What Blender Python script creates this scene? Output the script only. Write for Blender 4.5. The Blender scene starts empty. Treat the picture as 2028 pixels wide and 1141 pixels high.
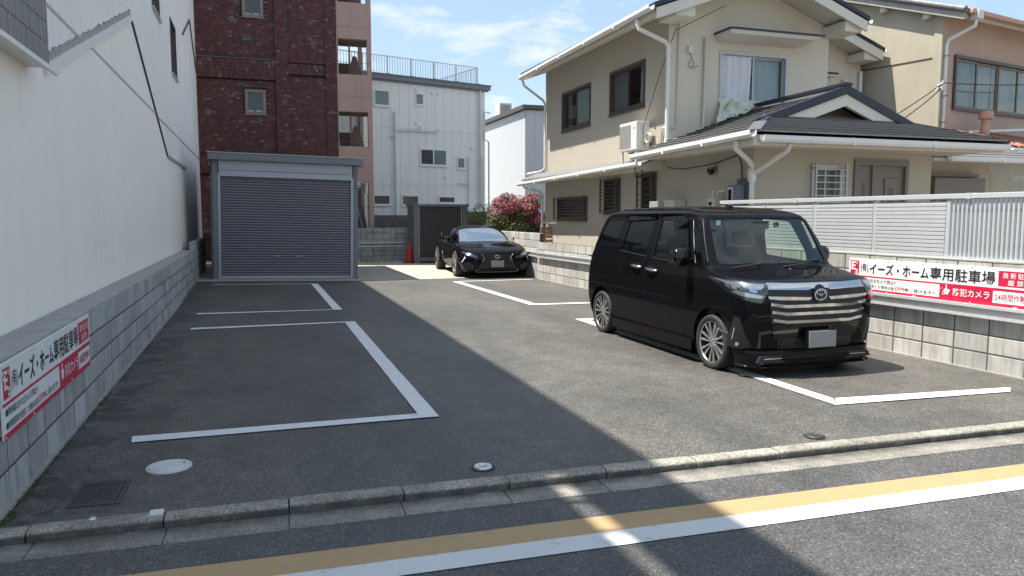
import bpy, bmesh, math, random
from mathutils import Vector, Matrix, noise
from mathutils.geometry import delaunay_2d_cdt
from mathutils.bvhtree import BVHTree
R = math.radians
random.seed(7)
sc = bpy.context.scene
COL = sc.collection

# ------------------------------------------------------------------ camera
cam = bpy.data.cameras.new('camera'); camo = bpy.data.objects.new('camera', cam); COL.objects.link(camo)
cam.sensor_width = 36.0; cam.lens = 36.0 * 1500 / 2028
cam.clip_start = 0.05; cam.clip_end = 3000
camo.location = (0, 0, 1.62)
camo.rotation_euler = (R(90 - 5.4647), 0, R(-18.6645))
sc.camera = camo
# ------------------------------------------------------------------ light
SUNV = Vector((-0.43, 0.13, 1.0)).normalized()
sun = bpy.data.lights.new('sun', 'SUN'); sun.energy = 5.0; sun.angle = R(0.55); sun.color = (1.0, 0.94, 0.85)
suno = bpy.data.objects.new('sun', sun); COL.objects.link(suno)
suno.rotation_euler = (-SUNV).to_track_quat('-Z', 'Y').to_euler()
world = bpy.data.worlds.new('World'); sc.world = world; world.use_nodes = True
wn = world.node_tree.nodes; wl = world.node_tree.links
wn.clear()
wout = wn.new('ShaderNodeOutputWorld'); bg = wn.new('ShaderNodeBackground'); bg.inputs['Strength'].default_value = 0.125
sky = wn.new('ShaderNodeTexSky'); sky.sky_type = 'NISHITA'; sky.sun_disc = False
sky.sun_elevation = math.asin(SUNV.z); sky.sun_rotation = math.atan2(SUNV.x, SUNV.y)
sky.air_density = 1.0; sky.dust_density = 1.5; sky.ozone_density = 1.0
tc = wn.new('ShaderNodeTexCoord'); sep = wn.new('ShaderNodeSeparateXYZ'); wl.new(tc.outputs['Generated'], sep.inputs[0])
def wmath(op, a, b=None):
    n = wn.new('ShaderNodeMath'); n.operation = op
    for i, v in enumerate((a, b)):
        if v is None: continue
        if isinstance(v, (int, float)): n.inputs[i].default_value = v
        else: wl.new(v, n.inputs[i])
    return n.outputs[0]
den = wmath('ADD', wmath('MAXIMUM', sep.outputs[2], 0.0), 0.16)
cmb = wn.new('ShaderNodeCombineXYZ')
wl.new(wmath('DIVIDE', sep.outputs[0], den), cmb.inputs[0]); wl.new(wmath('DIVIDE', sep.outputs[1], den), cmb.inputs[1])
cn = wn.new('ShaderNodeTexNoise'); cn.inputs['Scale'].default_value = 1.9; cn.inputs['Detail'].default_value = 9; cn.inputs['Roughness'].default_value = 0.62
cn.inputs['Distortion'].default_value = 0.35
cm = wn.new('ShaderNodeMapping'); cm.inputs['Location'].default_value = (3.1, 1.7, 0); wl.new(cmb.outputs[0], cm.inputs[0]); wl.new(cm.outputs[0], cn.inputs['Vector'])
cr = wn.new('ShaderNodeValToRGB'); cr.color_ramp.elements[0].position = 0.50; cr.color_ramp.elements[1].position = 0.66
wl.new(cn.outputs['Fac'], cr.inputs[0])
veil = wn.new('ShaderNodeMixRGB'); veil.inputs['Fac'].default_value = 0.5; veil.inputs['Color2'].default_value = (2.1, 2.85, 3.55, 1); wl.new(sky.outputs[0], veil.inputs['Color1'])
cmix = wn.new('ShaderNodeMixRGB'); cmix.inputs['Color2'].default_value = (4.3, 4.4, 4.5, 1)
wl.new(wmath('MULTIPLY', cr.outputs[0], 0.9), cmix.inputs['Fac']); wl.new(veil.outputs[0], cmix.inputs['Color1'])
wl.new(cmix.outputs[0], bg.inputs['Color']); wl.new(bg.outputs[0], wout.inputs[0])
sc.view_settings.view_transform = 'Standard'; sc.view_settings.look = 'None'
sc.view_settings.exposure = 1.0; sc.view_settings.gamma = 1.0; sc.view_settings.use_curve_mapping = False

# ------------------------------------------------------------------ materials
def srgb(r, g, b): return tuple(((c / 255) / 12.92 if c / 255 <= .04045 else ((c / 255 + .055) / 1.055) ** 2.4) for c in (r, g, b))
class NT:
    def __init__(s, name):
        s.m = bpy.data.materials.new(name); s.m.use_nodes = True
        s.n = s.m.node_tree.nodes; s.l = s.m.node_tree.links
        s.b = s.n['Principled BSDF']
    def new(s, t, **k):
        n = s.n.new(t)
        for a, v in k.items(): setattr(n, a, v)
        return n
    def vec(s, kind='world', stretch=(1, 1, 1), rnd=False):
        if kind == 'world': o = s.new('ShaderNodeNewGeometry').outputs['Position']
        else: o = s.new('ShaderNodeTexCoord').outputs['Object']
        mp = s.new('ShaderNodeMapping'); mp.inputs['Scale'].default_value = stretch; s.l.new(o, mp.inputs[0])
        if rnd:
            oi = s.new('ShaderNodeObjectInfo'); cb = s.new('ShaderNodeCombineXYZ'); mu = s.new('ShaderNodeMath', operation='MULTIPLY'); mu.inputs[1].default_value = 71.3
            s.l.new(oi.outputs['Random'], mu.inputs[0])
            for i in range(3): s.l.new(mu.outputs[0], cb.inputs[i])
            s.l.new(cb.outputs[0], mp.inputs['Location'])
        return mp.outputs[0]
    def noise(s, v, scale, detail=4, rough=.55, dist=0):
        n = s.new('ShaderNodeTexNoise'); n.inputs['Scale'].default_value = scale; n.inputs['Detail'].default_value = detail
        n.inputs['Roughness'].default_value = rough; n.inputs['Distortion'].default_value = dist; s.l.new(v, n.inputs['Vector'])
        return n.outputs['Fac']
    def ramp(s, f, stops):
        r = s.new('ShaderNodeValToRGB'); e = r.color_ramp.elements
        while len(e) < len(stops): e.new(.5)
        for i, (p, c) in enumerate(stops):
            e[i].position = p; e[i].color = (c, c, c, 1) if isinstance(c, (int, float)) else (*c, 1)
        s.l.new(f, r.inputs[0]); return r.outputs[0]
    def mix(s, f, a, b, mode='MIX'):
        m = s.new('ShaderNodeMixRGB', blend_type=mode)
        for i, v in ((0, f), (1, a), (2, b)):
            if isinstance(v, (int, float)): m.inputs[i].default_value = v if i == 0 else (v, v, v, 1)
            elif isinstance(v, tuple): m.inputs[i].default_value = (*v, 1)
            else: s.l.new(v, m.inputs[i])
        return m.outputs[0]
    def bump(s, h, strength=.3, dist=.01):
        b = s.new('ShaderNodeBump'); b.inputs['Strength'].default_value = strength; b.inputs['Distance'].default_value = dist
        s.l.new(h, b.inputs['Height']); s.l.new(b.outputs[0], s.b.inputs['Normal'])
    def col(s, c):
        if isinstance(c, tuple): s.b.inputs['Base Color'].default_value = (*c, 1)
        else: s.l.new(c, s.b.inputs['Base Color'])
    def set(s, rough=None, metal=None, coat=None, spec=None):
        if rough is not None:
            if isinstance(rough, (int, float)): s.b.inputs['Roughness'].default_value = rough
            else: s.l.new(rough, s.b.inputs['Roughness'])
        if metal is not None: s.b.inputs['Metallic'].default_value = metal
        if coat is not None: s.b.inputs['Coat Weight'].default_value = coat; s.b.inputs['Coat Roughness'].default_value = .03
        if spec is not None: s.b.inputs['Specular IOR Level'].default_value = spec
        return s.m
MT = {}
def simple(name, col, rough=.5, metal=0, var=.12, scale=3, bump=0, bscale=80, coat=None, kind='world', rnd=False, streak=0, spec=None):
    t = NT(name)
    v = t.vec(kind, rnd=rnd)
    f = t.noise(v, scale, 6)
    d = tuple(c * (1 - var) for c in col); l = tuple(min(1, c * (1 + var)) for c in col)
    c = t.mix(f, d, l)
    if streak:
        sv = t.vec(kind, (5, 5, .35), rnd); sf = t.noise(sv, 2.2, 6, .6)
        c = t.mix(t.ramp(sf, [(.45, 0.0), (.75, streak)]), c, tuple(x * .45 for x in col))
    t.col(c)
    if bump:
        t.bump(t.noise(v, bscale, 3), bump, .004)
    rr = t.ramp(t.noise(v, scale * 2.3, 4), [(.3, max(.02, rough - .08)), (.7, min(1, rough + .08))])
    MT[name] = t.set(rr if rough > .2 else rough, metal, coat, spec)
    return MT[name]

def asphalt(name, base, warm, speck, grain=1.0, patches=.35, wallside=False):
    t = NT(name); v = t.vec('world')
    big = t.noise(t.vec('world', (1, .35, 1)), .9, 6, .6, .5); mid = t.noise(v, 3.2, 6, .65)
    c = t.mix(t.ramp(big, [(.3, 0.0), (.7, 1.0)]), tuple(x * (1 - patches) for x in base), tuple(x * (1 + patches) for x in warm))
    c = t.mix(1.0, c, t.ramp(mid, [(.3, .78), (.7, 1.2)]), 'MULTIPLY')
    if wallside:      # old seepage stains beside the left block wall
        sp = t.new('ShaderNodeSeparateXYZ'); t.l.new(v, sp.inputs[0]); mr = t.new('ShaderNodeMapRange'); mr.inputs['From Min'].default_value = -.45; mr.inputs['From Max'].default_value = -1.2; t.l.new(sp.outputs[0], mr.inputs['Value'])
        st = t.ramp(t.noise(v, 2.3, 3, .5, .8), [(.50, 0.0), (.53, 1.0)]); mm = t.mix(1.0, st, mr.outputs[0], 'MULTIPLY'); c = t.mix(mm, c, tuple(x * .62 for x in base))
        st2 = t.ramp(t.noise(v, 3.1, 2, .5, 1.2), [(.56, 0.0), (.58, .6)]); mm2 = t.mix(1.0, st2, mr.outputs[0], 'MULTIPLY'); c = t.mix(mm2, c, tuple(x * 1.5 for x in base))
    dr = t.new('ShaderNodeTexVoronoi'); dr.inputs['Scale'].default_value = 3.1; t.l.new(t.vec('world'), dr.inputs['Vector'])
    dn = t.mix(1.0, dr.outputs['Distance'], t.mix(.12, (0, 0, 0), t.noise(v, 30, 3)), 'ADD')
    c = t.mix(1.0, c, t.ramp(dn, [(.06, .72), (.13, 1.0)]), 'MULTIPLY')
    vo = t.new('ShaderNodeTexVoronoi'); vo.inputs['Scale'].default_value = 118 * grain; t.l.new(v, vo.inputs['Vector'])
    sepc = t.new('ShaderNodeSeparateColor'); t.l.new(vo.outputs['Color'], sepc.inputs[0])
    g = t.ramp(sepc.outputs[0], [(0, .45), (.55, .86), (.88, 1.15), (.965, 1.5), (1.0, speck)])
    c = t.mix(1.0, c, g, 'MULTIPLY')
    fine = t.noise(v, 34 * grain, 4, .75)
    c = t.mix(1.0, c, t.ramp(fine, [(.3, .78), (.7, 1.22)]), 'MULTIPLY')
    t.col(c)
    t.bump(vo.outputs['Distance'], .4, .003)
    MT[name] = t.set(.58, 0, None, .5)
asphalt('asphalt_lot', (.084, .082, .076), (.104, .099, .087), 2.4, 1.0, .20, True)
asphalt('asphalt_road', (.070, .0695, .070), (.086, .084, .080), 2.3, 1.0, .16)
simple('concrete_slab', (.37, .34, .28), .85, var=.25, scale=1.4, bump=.25, bscale=60)
simple('ground_earth', (.20, .18, .15), .9, var=.3, scale=2)
def granite(name, a, b, dirt=None, face=False):
    t = NT(name); v = t.vec('world')
    vo = t.new('ShaderNodeTexVoronoi'); vo.inputs['Scale'].default_value = 140; t.l.new(v, vo.inputs['Vector'])
    sp = t.new('ShaderNodeSeparateColor'); t.l.new(vo.outputs['Color'], sp.inputs[0])
    c = t.mix(t.ramp(sp.outputs[0], [(.2, 0.0), (.8, 1.0)]), a, b)
    c = t.mix(1.0, c, t.ramp(t.noise(v, 3, 6, .65), [(.3, .55), (.7, 1.2)]), 'MULTIPLY')
    oi = t.new('ShaderNodeObjectInfo'); c = t.mix(1.0, c, t.ramp(oi.outputs['Random'], [(0, .82), (1, 1.12)]), 'MULTIPLY')
    if face:  # kerb face darkened in colour, for its shade as well as asphalt grime
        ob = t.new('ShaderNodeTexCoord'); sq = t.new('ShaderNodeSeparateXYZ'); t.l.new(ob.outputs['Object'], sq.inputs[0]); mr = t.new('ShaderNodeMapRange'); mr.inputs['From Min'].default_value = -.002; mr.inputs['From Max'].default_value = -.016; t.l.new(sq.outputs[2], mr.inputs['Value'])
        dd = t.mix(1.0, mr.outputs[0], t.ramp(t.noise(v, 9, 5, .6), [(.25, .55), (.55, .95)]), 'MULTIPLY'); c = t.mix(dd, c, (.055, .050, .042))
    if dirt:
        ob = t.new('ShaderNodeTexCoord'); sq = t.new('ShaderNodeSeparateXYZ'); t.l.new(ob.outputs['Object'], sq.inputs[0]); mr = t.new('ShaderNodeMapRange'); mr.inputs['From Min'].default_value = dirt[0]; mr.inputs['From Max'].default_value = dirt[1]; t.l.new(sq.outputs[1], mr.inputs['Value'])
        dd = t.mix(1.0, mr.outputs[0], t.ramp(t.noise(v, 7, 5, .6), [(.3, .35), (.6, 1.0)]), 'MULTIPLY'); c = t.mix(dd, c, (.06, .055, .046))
    t.col(c); t.bump(t.noise(v, 90, 5, .7), .8, .006); MT[name] = t.set(.9)
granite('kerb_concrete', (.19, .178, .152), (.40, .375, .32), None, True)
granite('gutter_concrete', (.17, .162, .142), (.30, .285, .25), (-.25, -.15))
def paint(name, col, wear):
    t = NT(name); v = t.vec('world')
    w = t.ramp(t.noise(v, 9, 8, .68, .3), [(.56, 0.0), (.74, wear)])
    w2 = t.ramp(t.noise(v, 75, 3, .6), [(.60, 0.0), (.72, wear * .55)])
    ww = t.mix(1.0, w, w2, 'ADD')
    c = t.mix(t.noise(v, 2.5, 5), tuple(x * .92 for x in col), tuple(x * 1.04 for x in col))
    c = t.mix(ww, c, (.17, .165, .16))
    t.col(c); t.bump(t.noise(v, 130, 3), .35, .003); MT[name] = t.set(.62)
paint('white_line_paint', (.68, .69, .695), .5)
paint('road_white_paint', (.54, .555, .56), .7)
paint('road_yellow_paint', (.37, .255, .125), .55)

def blockmat(name, base, stain, dirt):
    t = NT(name); v = t.vec('world', rnd=False)
    oi = t.new('ShaderNodeObjectInfo')
    c = t.mix(t.noise(v, 5, 6, .65), tuple(x * .78 for x in base), tuple(x * 1.18 for x in base))
    c = t.mix(1.0, c, t.ramp(oi.outputs['Random'], [(0, .80), (.5, 1.0), (1, 1.13)]), 'MULTIPLY')
    rv = t.vec('world', (9, 9, .8), True)
    c = t.mix(t.ramp(t.noise(rv, 1.7, 7, .62), [(.46, 0.0), (.70, stain)]), c, dirt)
    lv = t.vec('world', (1, 1, 2.0))
    c = t.mix(t.ramp(t.noise(lv, 1.3, 6, .7), [(.5, 0.0), (.78, stain * .8)]), c, dirt)
    t.col(c)
    t.bump(t.noise(v, 160, 4, .7), .5, .004)
    MT[name] = t.set(.92)
blockmat('concrete_block_left', (.42, .425, .415), .6, (.12, .12, .11))
blockmat('concrete_block_right', (.44, .43, .40), .65, (.19, .175, .15))
blockmat('concrete_block_dark', (.17, .155, .14), .5, (.06, .055, .05))
simple('mortar', (.09, .088, .085), .95, var=.25, scale=8)
simple('concrete_cap', (.36, .35, .325), .9, var=.25, scale=5, bump=.4, streak=.3)

def stucco(name, col, var=.08, streak=.25, bump=.5, bscale=55, sc_=1.0):
    t = NT(name); v = t.vec('world')
    c = t.mix(t.noise(v, .8 * sc_, 6, .6), tuple(x * (1 - var) for x in col), tuple(x * (1 + var) for x in col))
    sv = t.vec('world', (3.2, 3.2, .16)); c = t.mix(t.ramp(t.noise(sv, 2.0, 7, .62), [(.5, 0.0), (.82, streak)]), c, tuple(x * .5 for x in col))
    t.col(c); n1 = t.noise(v, bscale, 4, .6); t.bump(n1, bump, .012); MT[name] = t.set(.9, spec=.3); return t
stucco('white_siding', (.90, .85, .77), .05, .16, .16, 90)
stucco('white_stucco', (.84, .81, .77), .06, .30, .55, 45)
stucco('house_stucco', (.46, .42, .35), .06, .05, .9, 26)
stucco('house_stucco_lifted', (.66, .60, .49), .05, .04, .9, 30)  # paler stucco copy, its colour raised to brighten the shaded front
stucco('neighbor_cream', (.42, .385, .30), .20, .22, .25, 60, 1.6)
stucco('neighbor_pink', (.47, .36, .30), .14, .14, .2, 60, 1.6)
stucco('stair_pink', (.42, .285, .245), .08, .35, .15, 70)
stucco('stair_dark', (.17, .125, .105), .12, .4, .15, 70)
simple('panel_siding', (.78, .78, .74), .6, var=.04, scale=1.2, streak=.12, bump=.08, bscale=120)
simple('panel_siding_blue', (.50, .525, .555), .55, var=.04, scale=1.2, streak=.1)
simple('eave_white', (.66, .62, .54), .7, var=.07, scale=3, streak=.12)
simple('gutter_white', (.74, .73, .70), .45, var=.06, scale=4, streak=.1)
simple('pipe_white', (.62, .63, .61), .5, var=.07, scale=4, streak=.12)
simple('pipe_cream', (.60, .55, .45), .5, var=.07, scale=4)
simple('roof_slate', (.15, .15, .152), .55, var=.25, scale=7, bump=.3, bscale=140)
simple('roof_navy', (.018, .022, .036), .42, var=.2, scale=5)
simple('roof_tile_grey', (.17, .175, .18), .5, var=.25, scale=5)
simple('roof_rust', (.30, .13, .085), .7, var=.35, scale=6)
simple('fence_silver', (.60, .615, .63), .38, .35, var=.05, scale=4)
simple('garage_body', (.165, .175, .195), .42, .15, var=.06, scale=3)
simple('garage_trim', (.36, .39, .43), .35, .3, var=.06, scale=3)
simple('garage_slat', (.175, .172, .195), .45, .2, var=.10, scale=5)
simple('shed_dark', (.034, .037, .043), .45, .2, var=.1, scale=3)
simple('shed_frame', (.15, .16, .178), .4, .3, var=.08, scale=3)
simple('aluminium', (.58, .58, .57), .35, .7, var=.08, scale=5)
simple('galvanised', (.56, .57, .57), .42, .25, var=.12, scale=8)
simple('bronze_frame', (.10, .082, .068), .45, .3, var=.1, scale=5)
simple('silver_frame', (.46, .46, .45), .4, .4, var=.06, scale=5)
simple('tan_frame', (.20, .17, .135), .5, .1, var=.1, scale=5)
simple('door_taupe', (.20, .175, .15), .5, .1, var=.08, scale=6)
simple('black_rubber', (.02, .02, .02), .7, var=.2, scale=6)
simple('black_wire', (.03, .028, .026), .6, var=.2, scale=6)
simple('dark_interior', (.015, .016, .018), .85, var=.3, scale=2)
simple('room_wall', (.10, .095, .085), .9, var=.2, scale=1)
simple('ac_white', (.68, .67, .63), .45, var=.05, scale=4)
simple('ac_grille', (.34, .34, .33), .5, var=.1, scale=5)
simple('meter_blue', (.14, .18, .23), .4, var=.1, scale=5)
simple('meter_cream', (.55, .52, .43), .5, var=.1, scale=5)
simple('brass', (.35, .20, .06), .35, .8, var=.1, scale=5)
simple('curtain', (.70, .71, .74), .9, var=.06, scale=3)
simple('curtain_beige', (.40, .385, .36), .9, var=.08, scale=3)
simple('blanket', (.66, .67, .58), .95, var=.10, scale=12, bump=.6, bscale=150)
simple('sign_white', (.76, .77, .76), .4, var=.04, scale=3, streak=.12)
simple('sign_red', (.52, .012, .055), .42, var=.07, scale=4)
simple('sign_black', (.018, .018, .022), .45, var=.1, scale=5)
simple('cone_red', (.55, .025, .015), .5, var=.15, scale=8)
simple('cast_iron', (.055, .055, .062), .6, .3, var=.25, scale=12, bump=.3, bscale=90)
simple('cover_grey', (.55, .56, .56), .5, var=.1, scale=8)
simple('steel_cap', (.55, .56, .58), .32, .85, var=.12, scale=12)
simple('wood_slat', (.36, .20, .10), .6, var=.2, scale=6)
simple('bark', (.10, .075, .05), .9, var=.3, scale=12, bump=.5, bscale=40)
simple('pot_pink', (.50, .29, .22), .6, var=.15, scale=8)
simple('tile_gap', (.03, .03, .032), .9)
simple('lens_clear', (.75, .76, .78), .25, var=.05)
def tilemat():
    t = NT('bay_tile'); v = t.vec('world')
    c = t.mix(t.noise(t.vec('world', (4, 4, .6)), 3, 6, .65), (.13, .115, .105), (.30, .285, .28))
    t.col(c); MT['bay_tile'] = t.set(.5, .2)
tilemat()
def leafmat(name, a, b):
    t = NT(name); ge = t.new('ShaderNodeNewGeometry'); v = t.vec('world')
    c = t.mix(t.noise(v, 9, 3), a, b); t.col(c); m = t.set(.55)
    t.b.inputs['Subsurface Weight'].default_value = 0
    MT[name] = m
leafmat('leaf_green', (.035, .060, .014), (.11, .14, .03))
leafmat('leaf_light', (.10, .14, .03), (.20, .22, .05))
leafmat('azalea_pink', (.46, .006, .13), (.66, .025, .22))
leafmat('leaf_rust', (.16, .05, .03), (.25, .10, .05))
def brickmat():
    t = NT('brick_tile'); at = t.new('ShaderNodeAttribute', attribute_name='Col'); v = t.vec('world')
    c = t.mix(1.0, at.outputs['Color'], t.ramp(t.noise(v, 22, 4, .65), [(.3, .7), (.7, 1.3)]), 'MULTIPLY')
    t.col(c); t.bump(t.noise(v, 60, 3), .3, .004); MT['brick_tile'] = t.set(.6)
brickmat()
simple('brick_mortar', (.028, .016, .016), .95, var=.2)
# vehicle materials
def carpaint(name, col):
    t = NT(name); t.col(col); MT[name] = t.set(.5, 0, .42, .0)
carpaint('paint_black', (.0045, .0045, .0055)); carpaint('paint_white', (.7, .7, .7))
simple('black_plastic', (.012, .012, .013), .45, var=.15, scale=8)
simple('gloss_black', (.005, .005, .006), .08, var=.05)
simple('chrome', (.60, .61, .62), .07, 1.0, var=.02)
simple('machined_alloy', (.62, .62, .63), .22, .9, var=.06, scale=8)
simple('dark_alloy', (.035, .035, .038), .35, .6, var=.1, scale=8)
simple('tyre_rubber', (.022, .021, .02), .75, var=.2, scale=10, bump=.2, bscale=90)
simple('seat_fabric', (.022, .023, .026), .85, var=.2, scale=10)
simple('dash_plastic', (.03, .032, .034), .6, var=.1, scale=6)
simple('plate_grey', (.24, .24, .24), .5, var=.04, scale=6)
simple('sticker_green', (.30, .55, .50), .5, var=.05)
simple('lamp_reflector', (.62, .64, .66), .12, .9, var=.1, scale=30)
def glassmat(name, tint, refl=.5, rough=0.0):
    m = bpy.data.materials.new(name); m.use_nodes = True; n = m.node_tree.nodes; l = m.node_tree.links; n.clear()
    o = n.new('ShaderNodeOutputMaterial'); mx = n.new('ShaderNodeMixShader'); tr = n.new('ShaderNodeBsdfTransparent'); gl = n.new('ShaderNodeBsdfGlossy')
    fr = n.new('ShaderNodeFresnel'); ge = n.new('ShaderNodeNewGeometry'); mi = n.new('ShaderNodeMath'); mi.operation = 'MULTIPLY_ADD'; mi.inputs[1].default_value = 1 / 1.52 - 1.52; mi.inputs[2].default_value = 1.52
    l.new(ge.outputs['Backfacing'], mi.inputs[0]); l.new(mi.outputs[0], fr.inputs['IOR'])
    mu = n.new('ShaderNodeMath'); mu.operation = 'MULTIPLY_ADD'; mu.inputs[1].default_value = 1.0; mu.inputs[2].default_value = refl; mu.use_clamp = True
    tr.inputs['Color'].default_value = (*tint, 1); gl.inputs['Roughness'].default_value = rough; gl.inputs['Color'].default_value = (.9, .95, .95, 1)
    l.new(fr.outputs[0], mu.inputs[0]); l.new(mu.outputs[0], mx.inputs[0]); l.new(tr.outputs[0], mx.inputs[1]); l.new(gl.outputs[0], mx.inputs[2]); l.new(mx.outputs[0], o.inputs[0])
    MT[name] = m
glassmat('windshield_glass', (.80, .90, .83), .03)
glassmat('coupe_glass', (.45, .52, .54), .50)
glassmat('privacy_glass', (.045, .05, .055), .0)
glassmat('window_glass', (.80, .84, .84), .0)
glassmat('green_glass', (.22, .30, .29), .02)
glassmat('lamp_glass', (.85, .87, .9), .06)
def frosted(name, col, rough=.25):
    t = NT(name); v = t.vec('world'); t.col(t.mix(t.noise(v, 2.5, 3), tuple(x * .8 for x in col), tuple(x * 1.2 for x in col))); MT[name] = t.set(rough, 0, .4, .5)
glassmat('coupe_side_glass', (.62, .70, .64), .0); glassmat('visor_smoke', (.06, .065, .07), .0)
frosted('frosted_green', (.13, .20, .19)); frosted('frosted_grey', (.10, .115, .115)); frosted('frosted_dark', (.045, .052, .055))

# ------------------------------------------------------------------ mesh helpers
def root_of(o):
    while o.parent: o = o.parent
    return o
class MB:
    def __init__(s): s.v = []; s.f = []; s.c = []
    def add(s, vs, fs):
        b = len(s.v); s.v += [tuple(p) for p in vs]; s.f += [tuple(i + b for i in f) for f in fs]; return s
    def box(s, x0, x1, y0, y1, z0, z1):
        x0, x1 = sorted((x0, x1)); y0, y1 = sorted((y0, y1)); z0, z1 = sorted((z0, z1))
        return s.add([(x0, y0, z0), (x1, y0, z0), (x1, y1, z0), (x0, y1, z0), (x0, y0, z1), (x1, y0, z1), (x1, y1, z1), (x0, y1, z1)],
                     [(3, 2, 1, 0), (4, 5, 6, 7), (0, 1, 5, 4), (1, 2, 6, 5), (2, 3, 7, 6), (3, 0, 4, 7)])
    def obox(s, c, size, rot):
        m = Matrix.Translation(c) @ rot.to_4x4(); hx, hy, hz = (q / 2 for q in size)
        ps = [m @ Vector((sx * hx, sy * hy, sz * hz)) for sz in (-1, 1) for sx, sy in ((-1, -1), (1, -1), (1, 1), (-1, 1))]
        return s.add(ps, [(3, 2, 1, 0), (4, 5, 6, 7), (0, 1, 5, 4), (1, 2, 6, 5), (2, 3, 7, 6), (3, 0, 4, 7)])
    def bar(s, a, b, w, h, up=(0, 0, 1)):
        a = Vector(a); b = Vector(b); d = (b - a); L = d.length; d.normalize(); u = Vector(up)
        x = d.cross(u).normalized(); u = x.cross(d)
        rot = Matrix((x, d, u)).transposed()
        return s.obox((a + b) / 2, (w, L, h), rot)
    def prism(s, poly, axis, a, b):
        n = len(poly)
        def P(p, t): return (t, p[0], p[1]) if axis == 'x' else (p[0], t, p[1]) if axis == 'y' else (p[0], p[1], t)
        vs = [P(p, a) for p in poly] + [P(p, b) for p in poly]
        fs = [tuple(range(n - 1, -1, -1)), tuple(range(n, 2 * n))] + [(i, (i + 1) % n, (i + 1) % n + n, i + n) for i in range(n)]
        return s.add(vs, fs)
    def tube(s, pts, r, n=8, cap=True):
        pts = [Vector(p) for p in pts]; rs = r if isinstance(r, (list, tuple)) else [r] * len(pts)
        rings = []; prev = None
        for i, p in enumerate(pts):
            d = (pts[min(i + 1, len(pts) - 1)] - pts[max(i - 1, 0)]).normalized()
            if prev is None:
                u = d.cross(Vector((0, 0, 1)) if abs(d.z) < .9 else Vector((1, 0, 0))).normalized()
            else: u = (prev - d * prev.dot(d)).normalized()
            prev = u; w = d.cross(u)
            rings.append([p + (u * math.cos(t) + w * math.sin(t)) * rs[i] for t in (2 * math.pi * k / n for k in range(n))])
        vs = [q for r_ in rings for q in r_]; fs = []
        for i in range(len(pts) - 1):
            for k in range(n): fs.append((i * n + k, i * n + (k + 1) % n, (i + 1) * n + (k + 1) % n, (i + 1) * n + k))
        if cap: fs += [tuple(range(n - 1, -1, -1)), tuple((len(pts) - 1) * n + k for k in range(n))]
        return s.add(vs, fs)
    def lathe(s, prof, n=24, M=None, closed=False):
        M = M or Matrix(); vs = []; fs = []; m = len(prof)
        for k in range(n):
            a = 2 * math.pi * k / n
            for r, z in prof: vs.append(M @ Vector((r * math.cos(a), r * math.sin(a), z)))
        for k in range(n):
            for j in range(m if closed else m - 1):
                j2 = (j + 1) % m; k2 = (k + 1) % n
                fs.append((k * m + j, k2 * m + j, k2 * m + j2, k * m + j2))
        return s.add(vs, fs)
    def grid(s, P, nu, nv):
        vs = [P(i / nu, j / nv) for j in range(nv + 1) for i in range(nu + 1)]
        return s.add(vs, [(j * (nu + 1) + i, j * (nu + 1) + i + 1, (j + 1) * (nu + 1) + i + 1, (j + 1) * (nu + 1) + i) for j in range(nv) for i in range(nu)])
    def mesh(s, name, off=(0, 0, 0), bevel=0, smooth=None, seg=2):
        me = bpy.data.meshes.new(name); ox, oy, oz = off
        me.from_pydata([(x - ox, y - oy, z - oz) for x, y, z in s.v], [], s.f); me.update()
        if bevel:
            bm = bmesh.new(); bm.from_mesh(me); bmesh.ops.recalc_face_normals(bm, faces=bm.faces)
            ed = [e for e in bm.edges if len(e.link_faces) == 2 and e.calc_face_angle(0) > R(30)]
            bmesh.ops.bevel(bm, geom=ed, offset=bevel, segments=seg, affect='EDGES', profile=.6, clamp_overlap=True); bm.to_mesh(me); bm.free()
        else:
            bm = bmesh.new(); bm.from_mesh(me); bmesh.ops.recalc_face_normals(bm, faces=bm.faces); bm.to_mesh(me); bm.free()
        if smooth:
            me.polygons.foreach_set('use_smooth', [True] * len(me.polygons)); me.set_sharp_from_angle(angle=R(smooth))
        return me
    def build(s, name, mat, parent=None, bevel=0, smooth=None, local=False, seg=2):
        off = (0, 0, 0)
        if parent is not None and not local: off = root_of(parent).location
        me = s.mesh(name, off, bevel, smooth, seg); return link(name, me, mat, parent)
def link(name, me, mat, parent=None, loc=None, rot=None):
    o = bpy.data.objects.new(name, me); COL.objects.link(o)
    if mat is not None and len(me.materials) == 0: me.materials.append(MT[mat] if isinstance(mat, str) else mat)
    if parent is not None: o.parent = parent
    if loc is not None: o.location = loc
    if rot is not None: o.rotation_euler = rot
    return o
def tag(o, label=None, cat=None, group=None, kind=None):
    if label: o['label'] = label
    if cat: o['category'] = cat
    if group: o['group'] = group
    if kind: o['kind'] = kind
    return o
def thing(name, label, cat, loc=(0, 0, 0), rz=0, group=None):
    o = bpy.data.objects.new(name, None); COL.objects.link(o); o.location = loc; o.rotation_euler = (0, 0, rz)
    o.empty_display_size = .2
    return tag(o, label, cat, group)
def B(name, mat, parent, *boxes, bevel=0, local=False):
    m = MB()
    for b in boxes: m.box(*b)
    return m.build(name, mat, parent, bevel, None, local)
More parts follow.
